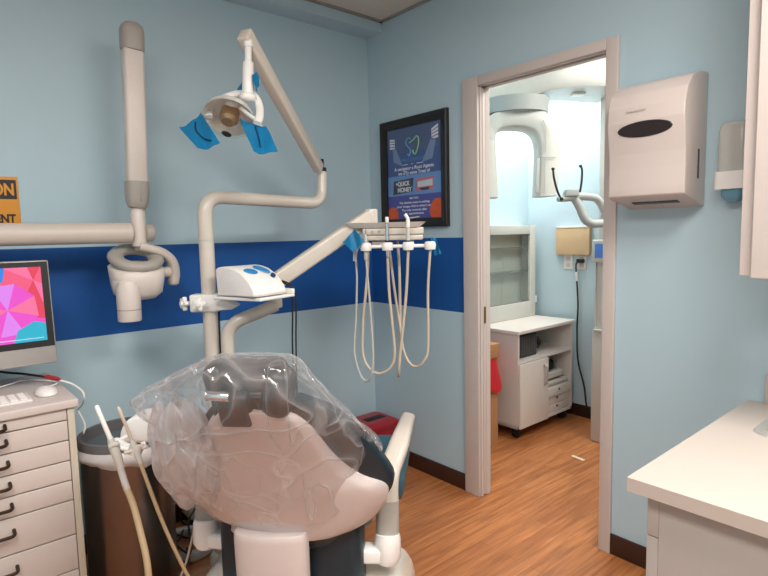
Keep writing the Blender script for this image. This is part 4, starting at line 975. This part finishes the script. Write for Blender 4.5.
b = MB(); b.prism([ks(0.035, -0.045, 0.025), ks(0.08, -0.045, 0.012), ks(0.12, -0.04, -0.012), ks(0.10, -0.04, -0.026), ks(0.035, -0.045, -0.03)], fh*0.07, 0.006); part(b, 'arm', 'bright_white_plastic', t)
BX = V((-1.248, -0.571, 1.132))
angx = math.radians(-75.9); av = V((math.cos(angx), math.sin(angx), 0)); bv = V((-av.y, av.x, 0))   # av: toward the room, bv: along the wall
SZ = BX.z-0.012
sp_ = [BX+av*-0.015+bv*-0.015, BX+av*0.215+bv*0.02, BX+av*0.205+bv*0.21, BX+av*-0.01+bv*0.20]
b = MB(); b.prism([(p_.x, p_.y, SZ) for p_ in sp_], (0, 0, 0.012), 0.004); b.prism([(p_.x, p_.y, SZ+0.012) for p_ in [sp_[3]-bv*0.012, sp_[2]-bv*0.012, sp_[2], sp_[3]]], (0, 0, 0.02), 0.003); part(b, 'shelf_plate', 'bright_white_plastic', t)
t = thing('ultrasonic_scaler', 'rounded white tabletop unit with blue buttons standing on the bracket shelf', 'scaler unit', (BX.x, BX.y, SZ+0.012))
pf = [(-0.006, 0.004), (0.20, 0.004), (0.206, 0.012), (0.200, 0.030), (0.180, 0.058), (0.150, 0.083), (0.115, 0.102), (0.075, 0.113), (0.035, 0.116), (0.0, 0.112), (-0.012, 0.105)]
def bxp(a, w, h): q = BX+av*a+bv*w; return V((q.x, q.y, SZ+0.012+h))
b = MB(); b.prism([bxp(a, 0.0, h) for a, h in pf], bv*0.165, 0.007, 4); hs = part(b, 'housing', 'bright_white_plastic', t, sharp=40)
def on_top(a):
    q = sorted(pf[3:9], key=lambda s: s[0]); return interp([s[0] for s in q], [s[1] for s in q], a)
for (a, w, ra, rw, m_) in ((0.128, 0.055, 0.020, 0.028, 'blue_button'), (0.120, 0.118, 0.034, 0.022, 'blue_button')):
    h = on_top(a); sl = (on_top(a+0.01)-on_top(a-0.01))/0.02
    nrm = (zz_-av*sl*1.0).normalized(); tn = bv.cross(nrm)
    b = MB()
    prof_ = [(0.0, 0.006), (0.6, 0.0055), (0.9, 0.0035), (1.0, 0.0)]
    rgb_ = [[bxp(a, w, h)+bv*(rw*r_*math.cos(2*PI*k/28)+ra*0.35*r_*math.sin(2*PI*k/28))+tn*(ra*r_*math.sin(2*PI*k/28))+nrm*hh for k in range(28)] for r_, hh in [(max(r__, 0.02), h__) for r__, h__ in prof_]]
    b.loft(rgb_); part(b, 'button', m_, hs, 'blue button')
b = MB(); b.cyl(bxp(0.16, 0.135, on_top(0.16)-0.004), bxp(0.168, 0.135, on_top(0.16)+0.006), 0.010, None, 16, 0.002); part(b, 'dial', 'blue_dark', hs, 'dark blue dial')
for lab, pts in (('black power cord hanging from the white shelf unit, left one of the pair', [(-1.013, -0.622, 1.178), (-0.994, -0.652, 1.166), (-0.986, -0.676, 1.142), (-0.986, -0.683, 1.082), (-0.998, -0.691, 0.941), (-1.008, -0.704, 0.781), (-1.013, -0.710, 0.692), (-1.018, -0.695, 0.573), (-1.0, -0.42, 0.2), (-1.02, -0.36, 0.006), (-1.10, -0.20, 0.005)]),
                 ('black power cord hanging from the white shelf unit, right one of the pair', [(-0.999, -0.606, 1.180), (-0.978, -0.640, 1.168), (-0.966, -0.666, 1.144), (-0.965, -0.675, 1.079), (-0.977, -0.684, 0.937), (-0.988, -0.695, 0.775), (-0.994, -0.701, 0.686), (-0.999, -0.686, 0.566), (-0.98, -0.40, 0.2), (-1.0, -0.34, 0.006), (-1.08, -0.18, 0.005)])):
    b = MB(); b.tube(catmull(pts, 6), 0.0034, 8)
    tag(b.build('power_cord', 'black_rubber'), lab, 'cord', 'cords of the white shelf unit')
b = MB(); b.tube(catmull([(-1.200, -0.462, 1.064), (-1.205, -0.468, 0.983), (-1.210, -0.475, 0.894), (-1.226, -0.486, 0.698)], 6), 0.004, 8)
tag(b.build('column_cable', 'black_rubber'), 'black cable running down between the two cream columns', 'cable')
# ---------------------------------------------------------------- assistant's arm with suction hoses
AB = V((-1.652, -0.889, 0.797))
t = thing('suction_holder', 'white suction holder arm with hooked brackets beside the trash can', 'suction arm', (AB.x, AB.y, AB.z-0.3))
def al(x, y, z): return AB+rh*x+fh*y+zz_*z
b = MB(); pf2 = [(-0.052, -0.022), (-0.045, -0.038), (0.10, -0.038), (0.10, 0.045), (0.0, 0.044), (-0.03, 0.030), (-0.046, 0.004)]
b.prism([al(x, -0.045, z) for x, z in pf2], fh*0.09, 0.012, 4); part(b, 'holder_box', 'bright_white_plastic', t, sharp=50)
b = MB(); b.tube(fillet([al(0.05, 0, -0.03), al(0.05, 0.0, -0.11), al(0.25, 0.12, -0.16), al(0.25, 0.30, -0.18)], 0.06), 0.02, 14); part(b, 'arm', 'cream_enamel', t)
b = MB(); b.tube(catmull([(-1.672, -0.981, 0.772), (-1.697, -0.973, 0.768), (-1.721, -0.965, 0.775), (-1.738, -0.949, 0.790), (-1.755, -0.935, 0.782)], 6), 0.0095, 12); b.tube(catmull([(-1.712, -0.957, 0.800), (-1.735, -0.951, 0.789), (-1.733, -0.968, 0.773), (-1.714, -0.985, 0.770)], 6), 0.006, 10); part(b, 'hook_bracket', 'bright_white_plastic', t)
b = MB(); c = V((-1.703, -0.994, 0.770)); b.lathe([(0.008, -0.018), (0.018, -0.016), (0.02, 0.0), (0.018, 0.014), (0.008, 0.016)], c, (0.35, -0.1, 1), 18); b.cyl(c+rh*0.012, c+rh*0.034+zz_*0.006, 0.005); b.cyl(c-fh*0.012, c-fh*0.03-rh*0.02, 0.005); part(b, 'holder_ring', 'cream_enamel', t)
t = thing('suction_hose', 'thick yellowed suction hose with wide white tip hung by the trash can', 'suction hose', (-1.755, -0.959, 0.800))
b = MB(); b.tube([(-1.785, -0.946, 0.903), (-1.785, -0.948, 0.899), (-1.771, -0.952, 0.848), (-1.756, -0.959, 0.794)], [0.0045, 0.0062, 0.0062, 0.0068], 14); part(b, 'tip', 'bright_white_plastic', t, 'white vacuum tip')
b = MB(); b.tube([(-1.759, -0.955, 0.806), (-1.755, -0.962, 0.783), (-1.747, -0.973, 0.749), (-1.742, -0.980, 0.721)], [0.008, 0.0125, 0.0125, 0.010], 14); b.cyl((-1.766, -0.965, 0.784), (-1.741, -0.972, 0.791), 0.008, None, 12, 0.002); part(b, 'valve', 'hose_grey', t, 'grey beige valve')
b = MB(); b.tube(catmull([(-1.745, -0.977, 0.732), (-1.740, -0.985, 0.696), (-1.734, -0.995, 0.662)], 6), 0.0095, 14); part(b, 'sleeve', 'liner_film', t, 'clear film sleeve')
b = MB(); b.tube(catmull([(-1.738, -0.990, 0.676), (-1.725, -1.008, 0.620), (-1.719, -1.036, 0.552), (-1.715, -1.061, 0.485), (-1.714, -1.070, 0.419), (-1.711, -1.062, 0.294), (-1.654, -1.015, 0.114), (-1.462, -0.874, -0.079)], 8), 0.0092, 14); part(b, 'hose', 'hose_yellow', t)
t = thing('saliva_ejector', 'thin beige saliva ejector hose leaning through the holder ring near the white box', 'suction hose', (-1.708, -1.002, 0.782))
b = MB(); b.tube([(-1.738, -0.975, 0.895), (-1.736, -0.977, 0.889), (-1.725, -0.993, 0.841), (-1.711, -0.998, 0.790)], [0.0035, 0.0052, 0.0045, 0.0048], 12); part(b, 'tip', 'hose_beige', t, 'pale narrow tip')
b = MB(); b.tube([(-1.713, -0.996, 0.799), (-1.710, -1.000, 0.782), (-1.704, -1.009, 0.754), (-1.699, -1.016, 0.731)], [0.006, 0.0095, 0.0095, 0.006], 12); part(b, 'valve', 'hose_grey', t, 'grey valve')
b = MB(); b.tube(catmull([(-1.701, -1.014, 0.739), (-1.686, -1.022, 0.673), (-1.655, -1.024, 0.553), (-1.615, -1.022, 0.426), (-1.576, -1.016, 0.324), (-1.504, -1.002, 0.192), (-1.386, -0.922, 0.056)], 8), 0.0055, 12); part(b, 'hose', 'hose_yellow', t)
b = MB(); b.tube(catmull([(-1.438, -0.761, 0.444), (-1.447, -0.759, 0.402), (-1.467, -0.752, 0.322), (-1.490, -0.743, 0.235), (-1.514, -0.731, 0.166), (-1.524, -0.707, 0.083)], 6), 0.0042, 10)
tag(b.build('thin_hose', 'hose_beige'), 'thin pale hose hanging below the chair back beside the foot control', 'hose')

# ---------------------------------------------------------------- on the floor by the back wall
FC = V((-1.318, -0.259, 0.000)); FC.z = 0
t = thing('foot_control', 'grey ring shaped foot control on the floor beside the dental chair', 'foot control', tuple(FC))
b = MB(); b.lathe([(0.094, 0.0), (0.130, 0.0), (0.138, 0.008), (0.138, 0.024), (0.130, 0.036), (0.112, 0.040), (0.096, 0.036), (0.090, 0.022), (0.090, 0.006), (0.094, 0.0)], FC, n=48); part(b, 'ring', 'foot_grey', t)
b = MB(); b.lim(FC.x+0.07, FC.x+0.10, FC.y-0.03, FC.y+0.05, 0.006, 0.03, 0.004); part(b, 'switch_block', 'dark_grey_plastic', t)
b = MB(); b.tube(catmull([(FC.x+0.10, FC.y+0.06, 0.03), (FC.x+0.16, FC.y+0.10, 0.012), (FC.x+0.22, FC.y+0.08, 0.012), (-0.95, -0.6, 0.012)], 6), 0.006, 8); part(b, 'lead', 'black_rubber', t, 'black lead')
JB = V((-1.188, -0.030, 0.109))
t = thing('utility_box', 'beige floor utility box against the back wall behind the chair', 'utility box', (JB.x, -0.07, 0))
b = MB(); b.lim(JB.x-0.055, JB.x+0.22, -0.13, -0.014, 0.045, 0.165, 0.008); part(b, 'cover', 'beige_plastic', t)
b = MB(); b.lim(JB.x-0.04, JB.x+0.21, -0.11, -0.014, 0.0, 0.046, 0.004); part(b, 'plinth', 'black_plastic', t)
cords = [[(JB.x-0.03, -0.13, 0.10), (JB.x-0.08, -0.17, 0.07), (JB.x-0.10, -0.22, 0.02), (-1.339, -0.166, 0.030), (-1.403, -0.376, 0.050), (-1.382, -0.452, 0.050), (-1.346, -0.348, 0.050)],
         [(JB.x+0.02, -0.13, 0.07), (JB.x+0.03, -0.20, 0.05), (-1.238, -0.106, 0.030), (-1.332, -0.231, 0.040), (-1.369, -0.296, 0.050), (-1.354, -0.403, 0.055), (-1.276, -0.192, 0.040)],
         [(JB.x-0.06, -0.02, 0.20), (JB.x-0.075, -0.04, 0.14), (JB.x-0.07, -0.06, 0.02), (JB.x-0.02, -0.16, 0.008)]]
for i, pts in enumerate(cords):
    b = MB(); b.tube(catmull(pts, 8), 0.0042, 8)
    tag(b.build('loose_cord', 'black_rubber'), ['tangled black cord looping from the utility box over the grey foot control', 'black cord crossing the floor in a loop in front of the utility box', 'short black cord running down the back wall left of the utility box'][i], 'cord', 'loose cords on the floor')
# red waste bin
RB = V((-0.190, -0.220, 0.270)); 
t = thing('sharps_container', 'red plastic sharps bin with dark slot in its lid in the room corner', 'waste bin', (-0.19, -0.20, 0))
rx0, rx1, ry0, ry1, rz = -0.285, -0.04, -0.275, -0.055, 0.278
b = MB(); b.loft([rrect(rx0+0.03, rx1-0.03, ry0+0.03, ry1-0.03, 0.0, 0.03), rrect(rx0+0.01, rx1-0.01, ry0+0.01, ry1-0.01, rz-0.03, 0.03), rrect(rx0, rx1, ry0, ry1, rz-0.028, 0.03), rrect(rx0, rx1, ry0, ry1, rz-0.012, 0.03)]); part(b, 'body', 'red_plastic', t)
b = MB(); b.loft([rrect(rx0-0.004, rx1+0.004, ry0-0.004, ry1+0.004, rz-0.016, 0.03), rrect(rx0-0.004, rx1+0.004, ry0-0.004, ry1+0.004, rz-0.002, 0.03), rrect(rx0+0.02, rx1-0.02, ry0+0.02, ry1-0.02, rz+0.012, 0.03), rrect(rx0+0.035, rx1-0.035, ry0+0.035, ry1-0.035, rz+0.013, 0.03)]); lid = part(b, 'lid', 'red_plastic', t)
b = MB(); b.lim(rx0+0.06, rx1-0.05, -0.20, -0.145, rz+0.012, rz+0.0145, 0.001); part(b, 'slot', 'dark_hole', lid, 'dark opening')
# film bits on the floor of the doorway
b = MB(); c = V((0.796, -0.923, 0.000)); b.box((c.x, c.y, 0.0012), (0.02, 0.085, 0.002), 0.0, Matrix.Rotation(math.radians(-8), 3, 'Z'))
tag(b.build('tape_strip', 'tape'), 'short cream tape strip stuck on the wooden floor in the doorway', 'tape')

# ---------------------------------------------------------------- imaging room behind the doorway
RX0, RX1, RY0, RY1, RZ0, RZ1 = 0.765, 1.415, -0.515, -0.10, 0.075, 0.722
t = thing('rolling_cabinet', 'white cabinet on black casters with open shelf in the imaging room', 'cabinet', ((RX0+RX1)/2, (RY0+RY1)/2, 0))
dv = RX0+0.325
b = MB(); w = 0.016
b.lim(RX0, RX0+w, RY0, RY1, RZ0, RZ1-0.02); b.lim(RX1-w, RX1, RY0, RY1, RZ0, RZ1-0.02); b.lim(RX0, RX1, RY0, RY1, RZ0, RZ0+0.02); b.lim(RX0+w, RX1-w, RY1-w, RY1, RZ0, RZ1-0.02)
b.lim(RX0+w, RX1-w, RY0, RY1, 0.505, 0.525); b.lim(dv-0.008, dv+0.008, RY0, RY1, RZ0, 0.51); part(b, 'carcass', 'laminate_white', t)
b = MB(); b.lim(RX0-0.015, RX1+0.015, RY0-0.015, RY1+0.005, RZ1-0.022, RZ1, 0.003); part(b, 'top', 'laminate_white', t)
dr = part(MB().lim(RX0+0.003, dv-0.002, RY0-0.018, RY0-0.001, RZ0+0.004, 0.503, 0.002), 'door', 'laminate_white', t)
b = MB(); hx = dv-0.055; b.tube(fillet([(hx, RY0-0.017, 0.465), (hx, RY0-0.042, 0.45), (hx, RY0-0.042, 0.345), (hx, RY0-0.017, 0.33)], 0.03), 0.0075, 8); part(b, 'pull', 'alu', dr, 'metal pull')
for x in (RX0+0.05, RX1-0.05):
    for y in (RY0+0.05, RY1-0.05):
        b = MB(); b.cyl((x-0.013, y, 0.032), (x+0.013, y, 0.032), 0.032, None, 20, 0.004); b.lim(x-0.02, x+0.02, y-0.02, y+0.02, 0.05, 0.075); part(b, 'caster', 'black_rubber', t, 'black caster')
t = thing('appliance', 'black ribbed device on the open shelf of the white rolling cabinet', 'device', (0.90, -0.38, 0.525))
b = MB(); b.lim(0.786, 1.03, -0.48, -0.25, 0.525, 0.685, 0.012); part(b, 'body', 'black_plastic', t)
b = MB()
for k in range(12): b.lim(0.80+k*0.019, 0.808+k*0.019, -0.484, -0.479, 0.54, 0.67)
part(b, 'grille', 'dark_grey_plastic', t)
b = MB(); b.tube(fillet([(1.02, -0.42, 0.655), (1.085, -0.45, 0.63), (1.10, -0.45, 0.57), (1.02, -0.42, 0.55)], 0.03), 0.012, 10); part(b, 'handle', 'black_plastic', t)
ox0, ox1 = dv+0.012, RX1-w-0.006
t = thing('drawer_box', 'white three-drawer desktop box in the lower right bay of the rolling cabinet', 'drawer box', ((ox0+ox1)/2, -0.35, RZ0+0.02))
b = MB(); b.lim(ox0, ox1, -0.50, -0.16, RZ0+0.02, 0.285, 0.003); part(b, 'case', 'grey_plastic', t)
for k, (za, zb, yo) in enumerate(((0.098, 0.152, 0.0), (0.156, 0.212, 0.0), (0.216, 0.278, 0.015))):
    d_ = part(MB().lim(ox0+0.004, ox1-0.004, -0.508-yo, -0.495, za, zb, 0.003), 'drawer', 'laminate_white', t)
    b = MB(); b.cyl(((ox0+ox1)/2-0.02, -0.516-yo, (za+zb)/2+0.01), ((ox0+ox1)/2-0.02, -0.508-yo, (za+zb)/2+0.01), 0.008, None, 12, 0.002); part(b, 'knob', 'dark_grey_plastic', d_, 'dark knob')
for k, (lab, z0, z1, m_, x1, yf) in enumerate((('white tray stack lying on the small drawer box', 0.286, 0.312, 'laminate_white', ox1-0.02, -0.50), ('dark flat tray between the white trays in the rolling cabinet bay', 0.313, 0.330, 'dark_grey_plastic', ox1-0.05, -0.47), ('upper white tray under the black bundle in the rolling cabinet bay', 0.331, 0.375, 'laminate_white', ox1-0.06, -0.49))):
    b = MB(); b.lim(ox0+0.002, x1, yf, -0.2, z0, z1, 0.005); b.lim(ox0+0.03, x1-0.04, yf-0.006, yf+0.004, z1-0.012, z1-0.004); tag(b.build('storage_tray', m_), lab, 'tray', 'trays in the rolling cabinet')
b = MB(); b.ell((ox0+0.10, -0.42, 0.415), (0.09, 0.06, 0.042)); b.ell((ox0+0.06, -0.44, 0.455), (0.055, 0.04, 0.035)); b.tube(catmull([(ox0+0.04, -0.47, 0.42), (ox0+0.10, -0.485, 0.405), (ox0+0.14, -0.46, 0.44), (ox0+0.09, -0.44, 0.46)], 6), 0.01, 8)
tag(b.build('cable_bundle', 'black_rubber'), 'black bundle of cable on top of the trays in the rolling cabinet', 'cable')
# display cabinet standing at the wall on the rolling cabinet
DX0, DX1, DY0, DY1, DZ0, DZ1 = 0.62, 1.415, -0.205, -0.082, 0.7235, 1.40
t = thing('display_case', 'white framed display case with glass shelves above the rolling cabinet', 'display case', ((DX0+DX1)/2, -0.14, DZ0))
b = MB(); fw_ = 0.075
for (x0, x1, z0, z1) in ((DX0, DX0+fw_, DZ0, DZ1), (DX1-fw_*0.9, DX1, DZ0, DZ1), (DX0+fw_, DX1-fw_*0.9, DZ1-0.065, DZ1), (DX0+fw_, DX1-fw_*0.9, DZ0, DZ0+0.115)):
    b.lim(x0, x1, DY0, DY0+0.02, z0, z1, 0.002)
b.lim(DX0, DX0+0.016, DY0+0.02, DY1, DZ0, DZ1); b.lim(DX1-0.016, DX1, DY0+0.02, DY1, DZ0, DZ1); b.lim(DX0+0.016, DX1-0.016, DY0+0.02, DY1, DZ1-0.016, DZ1); b.lim(DX0+0.016, DX1-0.016, DY0+0.02, DY1, DZ0, DZ0+0.10)
b.lim(DX0+0.016, DX1-0.016, DY1-0.008, DY1, DZ0+0.1, DZ1-0.016); part(b, 'case', 'machine_white', t)
for z in (1.06, 1.235):
    b = MB(); b.lim(DX0+0.018, DX1-0.018, DY0+0.026, DY1-0.009, z, z+0.005); part(b, 'glass_shelf', 'shelf_glass', t, 'glass shelf')
b = MB(); b.lim(DX0+fw_-0.004, DX1-fw_*0.9+0.004, DY0+0.0205, DY0+0.0235, DZ0+0.111, DZ1-0.061); part(b, 'glass_pane', 'glass_clear', t, 'clear glass front')
b = MB(); b.lim(DX0+fw_, DX1-fw_*0.9, DY0+0.008, DY0+0.014, DZ0+0.114, DZ0+0.118); part(b, 'bottom_track', 'dark_grey_plastic', t)
b = MB(); b.lim(DX1, DX1+0.02, DY0+0.0, DY0+0.03, 0.82, 0.87, 0.002); part(b, 'hinge', 'outlet_white', t)
# cardboard box with red bag
t = thing('biohazard_box', 'tall brown cardboard waste box left of the rolling cabinet', 'box', (0.535, -0.30, 0))
b = MB(); b.lim(0.44, 0.63, -0.46, -0.16, 0.0, 0.57, 0.002); b.lim(0.436, 0.638, -0.468, -0.152, 0.57, 0.66, 0.003); part(b, 'carton', 'cardboard', t)
b = MB(); rg = []
for i in range(10):
    f = i/9; ring = []
    for k in range(40):
        a = 2*PI*k/40; ca, sa = math.cos(a), math.sin(a)
        wv = 1+0.10*f*math.sin(a*6+f*2)+0.05*math.sin(a*11)
        ring.append((0.537+math.copysign(abs(ca)**0.5, ca)*0.104*(1+0.40*f*wv), -0.31+math.copysign(abs(sa)**0.5, sa)*0.162*(1+0.10*f*wv), 0.568-0.17*f-0.05*f*math.sin(a*4+0.6)))
    rg.append(ring)
b.loft(rg, caps=False); tag(b.build('waste_bag', 'red_bag'), 'red plastic waste bag folded over the brown cardboard box', 'bag')
# far wall: board, outlets, plug
t = thing('wall_board', 'small maple wood board fixed to the blue wall of the imaging room', 'board', (1.485, -0.47, 1.172))
part(MB().lim(1.465, 1.5, -0.605, -0.343, 1.180, 1.372, 0.003), 'panel', 'maple', t)
part(MB().lim(1.462, 1.5, -0.61, -0.34, 1.372, 1.384, 0.002), 'cap', 'outlet_white', t, 'white top edge')
for yc, lab in ((-0.425, 'white wall outlet plate without plug under the maple board'), (-0.53, 'white wall outlet plate with a black plug in it')):
    t = thing('outlet_plate', lab, 'outlet', (1.497, yc, 1.09), group='outlets under the maple board')
    part(MB().lim(1.493, 1.5, yc-0.04, yc+0.03, 1.075, 1.20, 0.002), 'plate', 'outlet_white', t)
    for zc in (1.105, 1.150): part(MB().lim(1.491, 1.4935, yc-0.02, yc+0.012, zc-0.014, zc+0.014, 0.001), 'socket', 'beige_plastic', t)
t = thing('power_cord', 'black cord with plug hanging from the outlet down the blue wall', 'cord', (1.47, -0.53, 1.12))
b = MB(); b.box((1.475, -0.535, 1.138), (0.034, 0.05, 0.028), 0.006); part(b, 'plug', 'black_plastic', t)
b = MB(); b.tube(catmull([(1.475, -0.515, 1.135), (1.475, -0.340, 1.088), (1.475, -0.333, 0.984), (1.475, -0.341, 0.970), (1.475, -0.511, 0.950), (1.475, -0.513, 0.820), (1.475, -0.499, 0.637), (1.475, -0.518, 0.418), (1.475, -0.575, 0.222), (1.475, -0.593, 0.049), (1.46, -0.62, 0.01)] if False else [(1.475, -0.515, 1.135), (1.475, -0.501, 1.100), (1.475, -0.511, 0.964), (1.475, -0.520, 0.821), (1.475, -0.515, 0.638), (1.475, -0.525, 0.420), (1.475, -0.575, 0.237), (1.475, -0.600, 0.080), (1.46, -0.66, 0.008), (1.42, -0.72, 0.008)], 8), 0.006, 8); part(b, 'cord', 'black_rubber', t)
b = MB(); b.cyl((1.472, -0.507, 1.058), (1.472, -0.512, 0.993), 0.0085, None, 10, 0.002); part(b, 'cord_label', 'outlet_white', t, 'white tag on the cord')
# panoramic x-ray machine
t = thing('panoramic_xray_machine', 'large white panoramic x-ray machine with c-shaped arm standing in the imaging room', 'x-ray machine', (1.2, -0.95, 0))
b = MB(); b.lim(1.10, 1.36, -1.12, -0.83, 0.0, 0.72, 0.012); part(b, 'lower_column', 'machine_panel', t)
b = MB(); b.lim(1.09, 1.36, -1.10, -0.845, 0.72, 0.735, 0.004); b.lim(1.115, 1.36, -1.12, -0.848, 0.735, 1.20, 0.008); b.lim(1.105, 1.12, -0.853, -0.845, 0.735, 1.2, 0.002); part(b, 'mid_column', 'machine_white', t)
b = MB(); b.lim(1.22, 1.42, -1.2, -0.80, 1.2, 2.2, 0.01); part(b, 'upper_column', 'machine_white', t)
b = MB(); b.loft([rrect(1.212, 1.221, -1.06, -0.845, z, 0.004) for z in (1.50, 1.70)]); part(b, 'column_window', 'machine_grey', t)
b = MB(); b.box((1.085, -0.965, 1.225), (0.09, 0.22, 0.14), 0.012); part(b, 'control_panel', 'machine_white', t)
b = MB(); b.lim(1.036, 1.041, -1.055, -0.88, 1.185, 1.27, 0.001); part(b, 'screen', 'lcd_blue', t, 'blue control screen')
# c-arm in the plane across the view
def q_(px, py): return None
CP = [(0.480, -0.506, 1.556), (0.496, -0.502, 1.691), (0.507, -0.493, 1.838), (0.528, -0.499, 1.926), (0.584, -0.537, 2.007), (0.661, -0.602, 2.022), (0.727, -0.660, 2.009), (0.766, -0.703, 1.937), (0.762, -0.713, 1.831), (0.740, -0.729, 1.561)]
out_ = [(0.436, -0.467, 1.561), (0.458, -0.451, 1.840), (0.478, -0.451, 1.969), (0.524, -0.481, 2.038), (0.597, -0.541, 2.065), (0.709, -0.638, 2.065), (0.779, -0.701, 2.042), (0.815, -0.739, 1.983), (0.818, -0.754, 1.888), (0.802, -0.762, 1.712), (0.783, -0.766, 1.559)]
in_ = [(0.523, -0.543, 1.555), (0.534, -0.516, 1.838), (0.534, -0.510, 1.885), (0.549, -0.516, 1.931), (0.575, -0.536, 1.954), (0.634, -0.586, 1.958), (0.686, -0.633, 1.945), (0.715, -0.662, 1.909), (0.722, -0.678, 1.832), (0.709, -0.684, 1.703), (0.693, -0.689, 1.556)]
oo, ii = catmull(out_, 5), catmull(in_, 5)
b = MB(); rg = []
for a_, c_ in zip(oo, ii):
    a_, c_ = V(a_), V(c_); m_ = (a_-c_)
    rg.append([c_-fh*0.05+m_*0.06, c_-fh*0.06+m_*0.15, a_-fh*0.06-m_*0.15, a_-fh*0.05-m_*0.04, a_+fh*0.02, a_+fh*0.10-m_*0.05, c_+fh*0.10+m_*0.05, c_+fh*0.02])
b.loft(rg); part(b, 'c_arm', 'machine_white', t, sharp=50)
b = MB()
for l in ([(0.655, -0.710, 1.863), (0.659, -0.714, 1.857), (0.661, -0.719, 1.834), (0.663, -0.725, 1.793), (0.675, -0.737, 1.781), (0.740, -0.794, 1.779)], [(0.692, -0.752, 1.775), (0.675, -0.765, 1.568)], [(0.701, -0.732, 1.994), (0.709, -0.747, 1.936), (0.697, -0.752, 1.809)]):
    b.tube(catmull(l, 4), 0.0022, 6)
part(b, 'seam', 'machine_grey', t)
b = MB(); c0, c1 = V((0.666, -0.723, 1.777)), V((0.645, -0.731, 1.575)); b.beam(c0, c1, 0.02, 0.01, 0.003, fh); part(b, 'detector_strip', 'machine_grey', t, 'grey detector strip')
# overhead gantry: curved arm from the column to the c-arm
b = MB()
gt = [(0.491, -0.425, 2.056), (0.576, -0.521, 2.078), (0.643, -0.614, 2.115), (0.709, -0.706, 2.152), (0.780, -0.791, 2.173), (0.890, -0.884, 2.181), (1.064, -1.035, 2.171)]
gp = catmull(gt, 6); rg = []
for p_ in gp:
    f = max(0, min(1, (p_-gp[0]).dot(rh)/0.75))
    dpt = 0.26+0.16*f
    rg.append([p_, p_-fh*0.02+zz_*0.03, p_-fh*0.015+zz_*0.13, p_+fh*0.03+zz_*0.165, p_+fh*dpt+zz_*0.165, p_+fh*dpt+zz_*0.02, p_+fh*(dpt-0.02)])
b.loft(rg); part(b, 'gantry_arm', 'machine_white', t, sharp=50)
b = MB(); g0 = V((0.659, -0.596, 2.055)); b.tube([g0+fh*0.06+zz_*0.085, g0+fh*0.06-zz_*0.0], [0.205, 0.20], 40, (0.80, 0.94), upv=fh); b.tube([g0+fh*0.06-zz_*0.0, g0+fh*0.06-zz_*0.012], 0.13, 36); part(b, 'rotation_hub', 'machine_grey', t, 'grey rotating hub')
b = MB(); c = V((1.007, -0.774, 2.172)); b.box(c, (0.075, 0.06, 0.012), 0.003, Rd); part(b, 'ceiling_sensor', 'bright_white_plastic', t)
# patient handle loop with chin rest and temple rods
b = MB(); hl = catmull([(0.658, -0.965, 1.543), (0.720, -1.019, 1.536), (0.761, -1.044, 1.519), (0.804, -1.063, 1.453), (0.847, -1.083, 1.375)], 6); b.tube(hl, 0.021, 14)
b.tube(catmull([(0.699, -1.008, 1.487), (0.722, -1.031, 1.464), (0.748, -1.047, 1.404)], 5), 0.0, 4) if False else None
hl2 = catmull([(0.656, -0.966, 1.527), (0.673, -0.987, 1.477), (0.689, -1.008, 1.416), (0.726, -1.030, 1.391), (0.777, -1.061, 1.390), (0.846, -1.095, 1.386)], 6); b.tube(hl2, 0.023, 14)
b.tube([(0.559, -0.922, 1.524), (0.580, -0.927, 1.527), (0.678, -0.983, 1.537), (0.720, -1.019, 1.536)], [0.012, 0.016, 0.019, 0.02], 14)
b.tube([V((0.806, -1.068, 1.420)), V((1.15, -0.93, (0.806, -1.068, 1.420)[2]-0.01)), V((1.24, -0.95, 1.43))], 0.03, 14); part(b, 'patient_handle', 'machine_grey', t, 'grey patient handle')
b = MB(); c = V((0.633, -0.955, 1.559)); b.prism([c+rh*x+zz_*z-fh*0.03 for x, z in ((-0.042, -0.018), (0.036, -0.018), (0.034, 0.018), (-0.028, 0.020))], fh*0.06, 0.004); part(b, 'chin_rest', 'machine_grey', t)
for l in ([(0.533, -0.906, 1.688), (0.534, -0.912, 1.639), (0.550, -0.921, 1.575), (0.571, -0.932, 1.527)], [(0.694, -0.975, 1.706), (0.698, -0.982, 1.684), (0.691, -0.984, 1.619), (0.674, -0.980, 1.537)]):
    b = MB(); l = [V(x) for x in l]; b.tube(catmull(l, 6), 0.006, 8); b.ell(l[-1], (0.014, 0.014, 0.011)); b.ell(l[0], (0.011, 0.009, 0.008)); part(b, 'temple_support', 'black_plastic', t, 'black temple support rod')
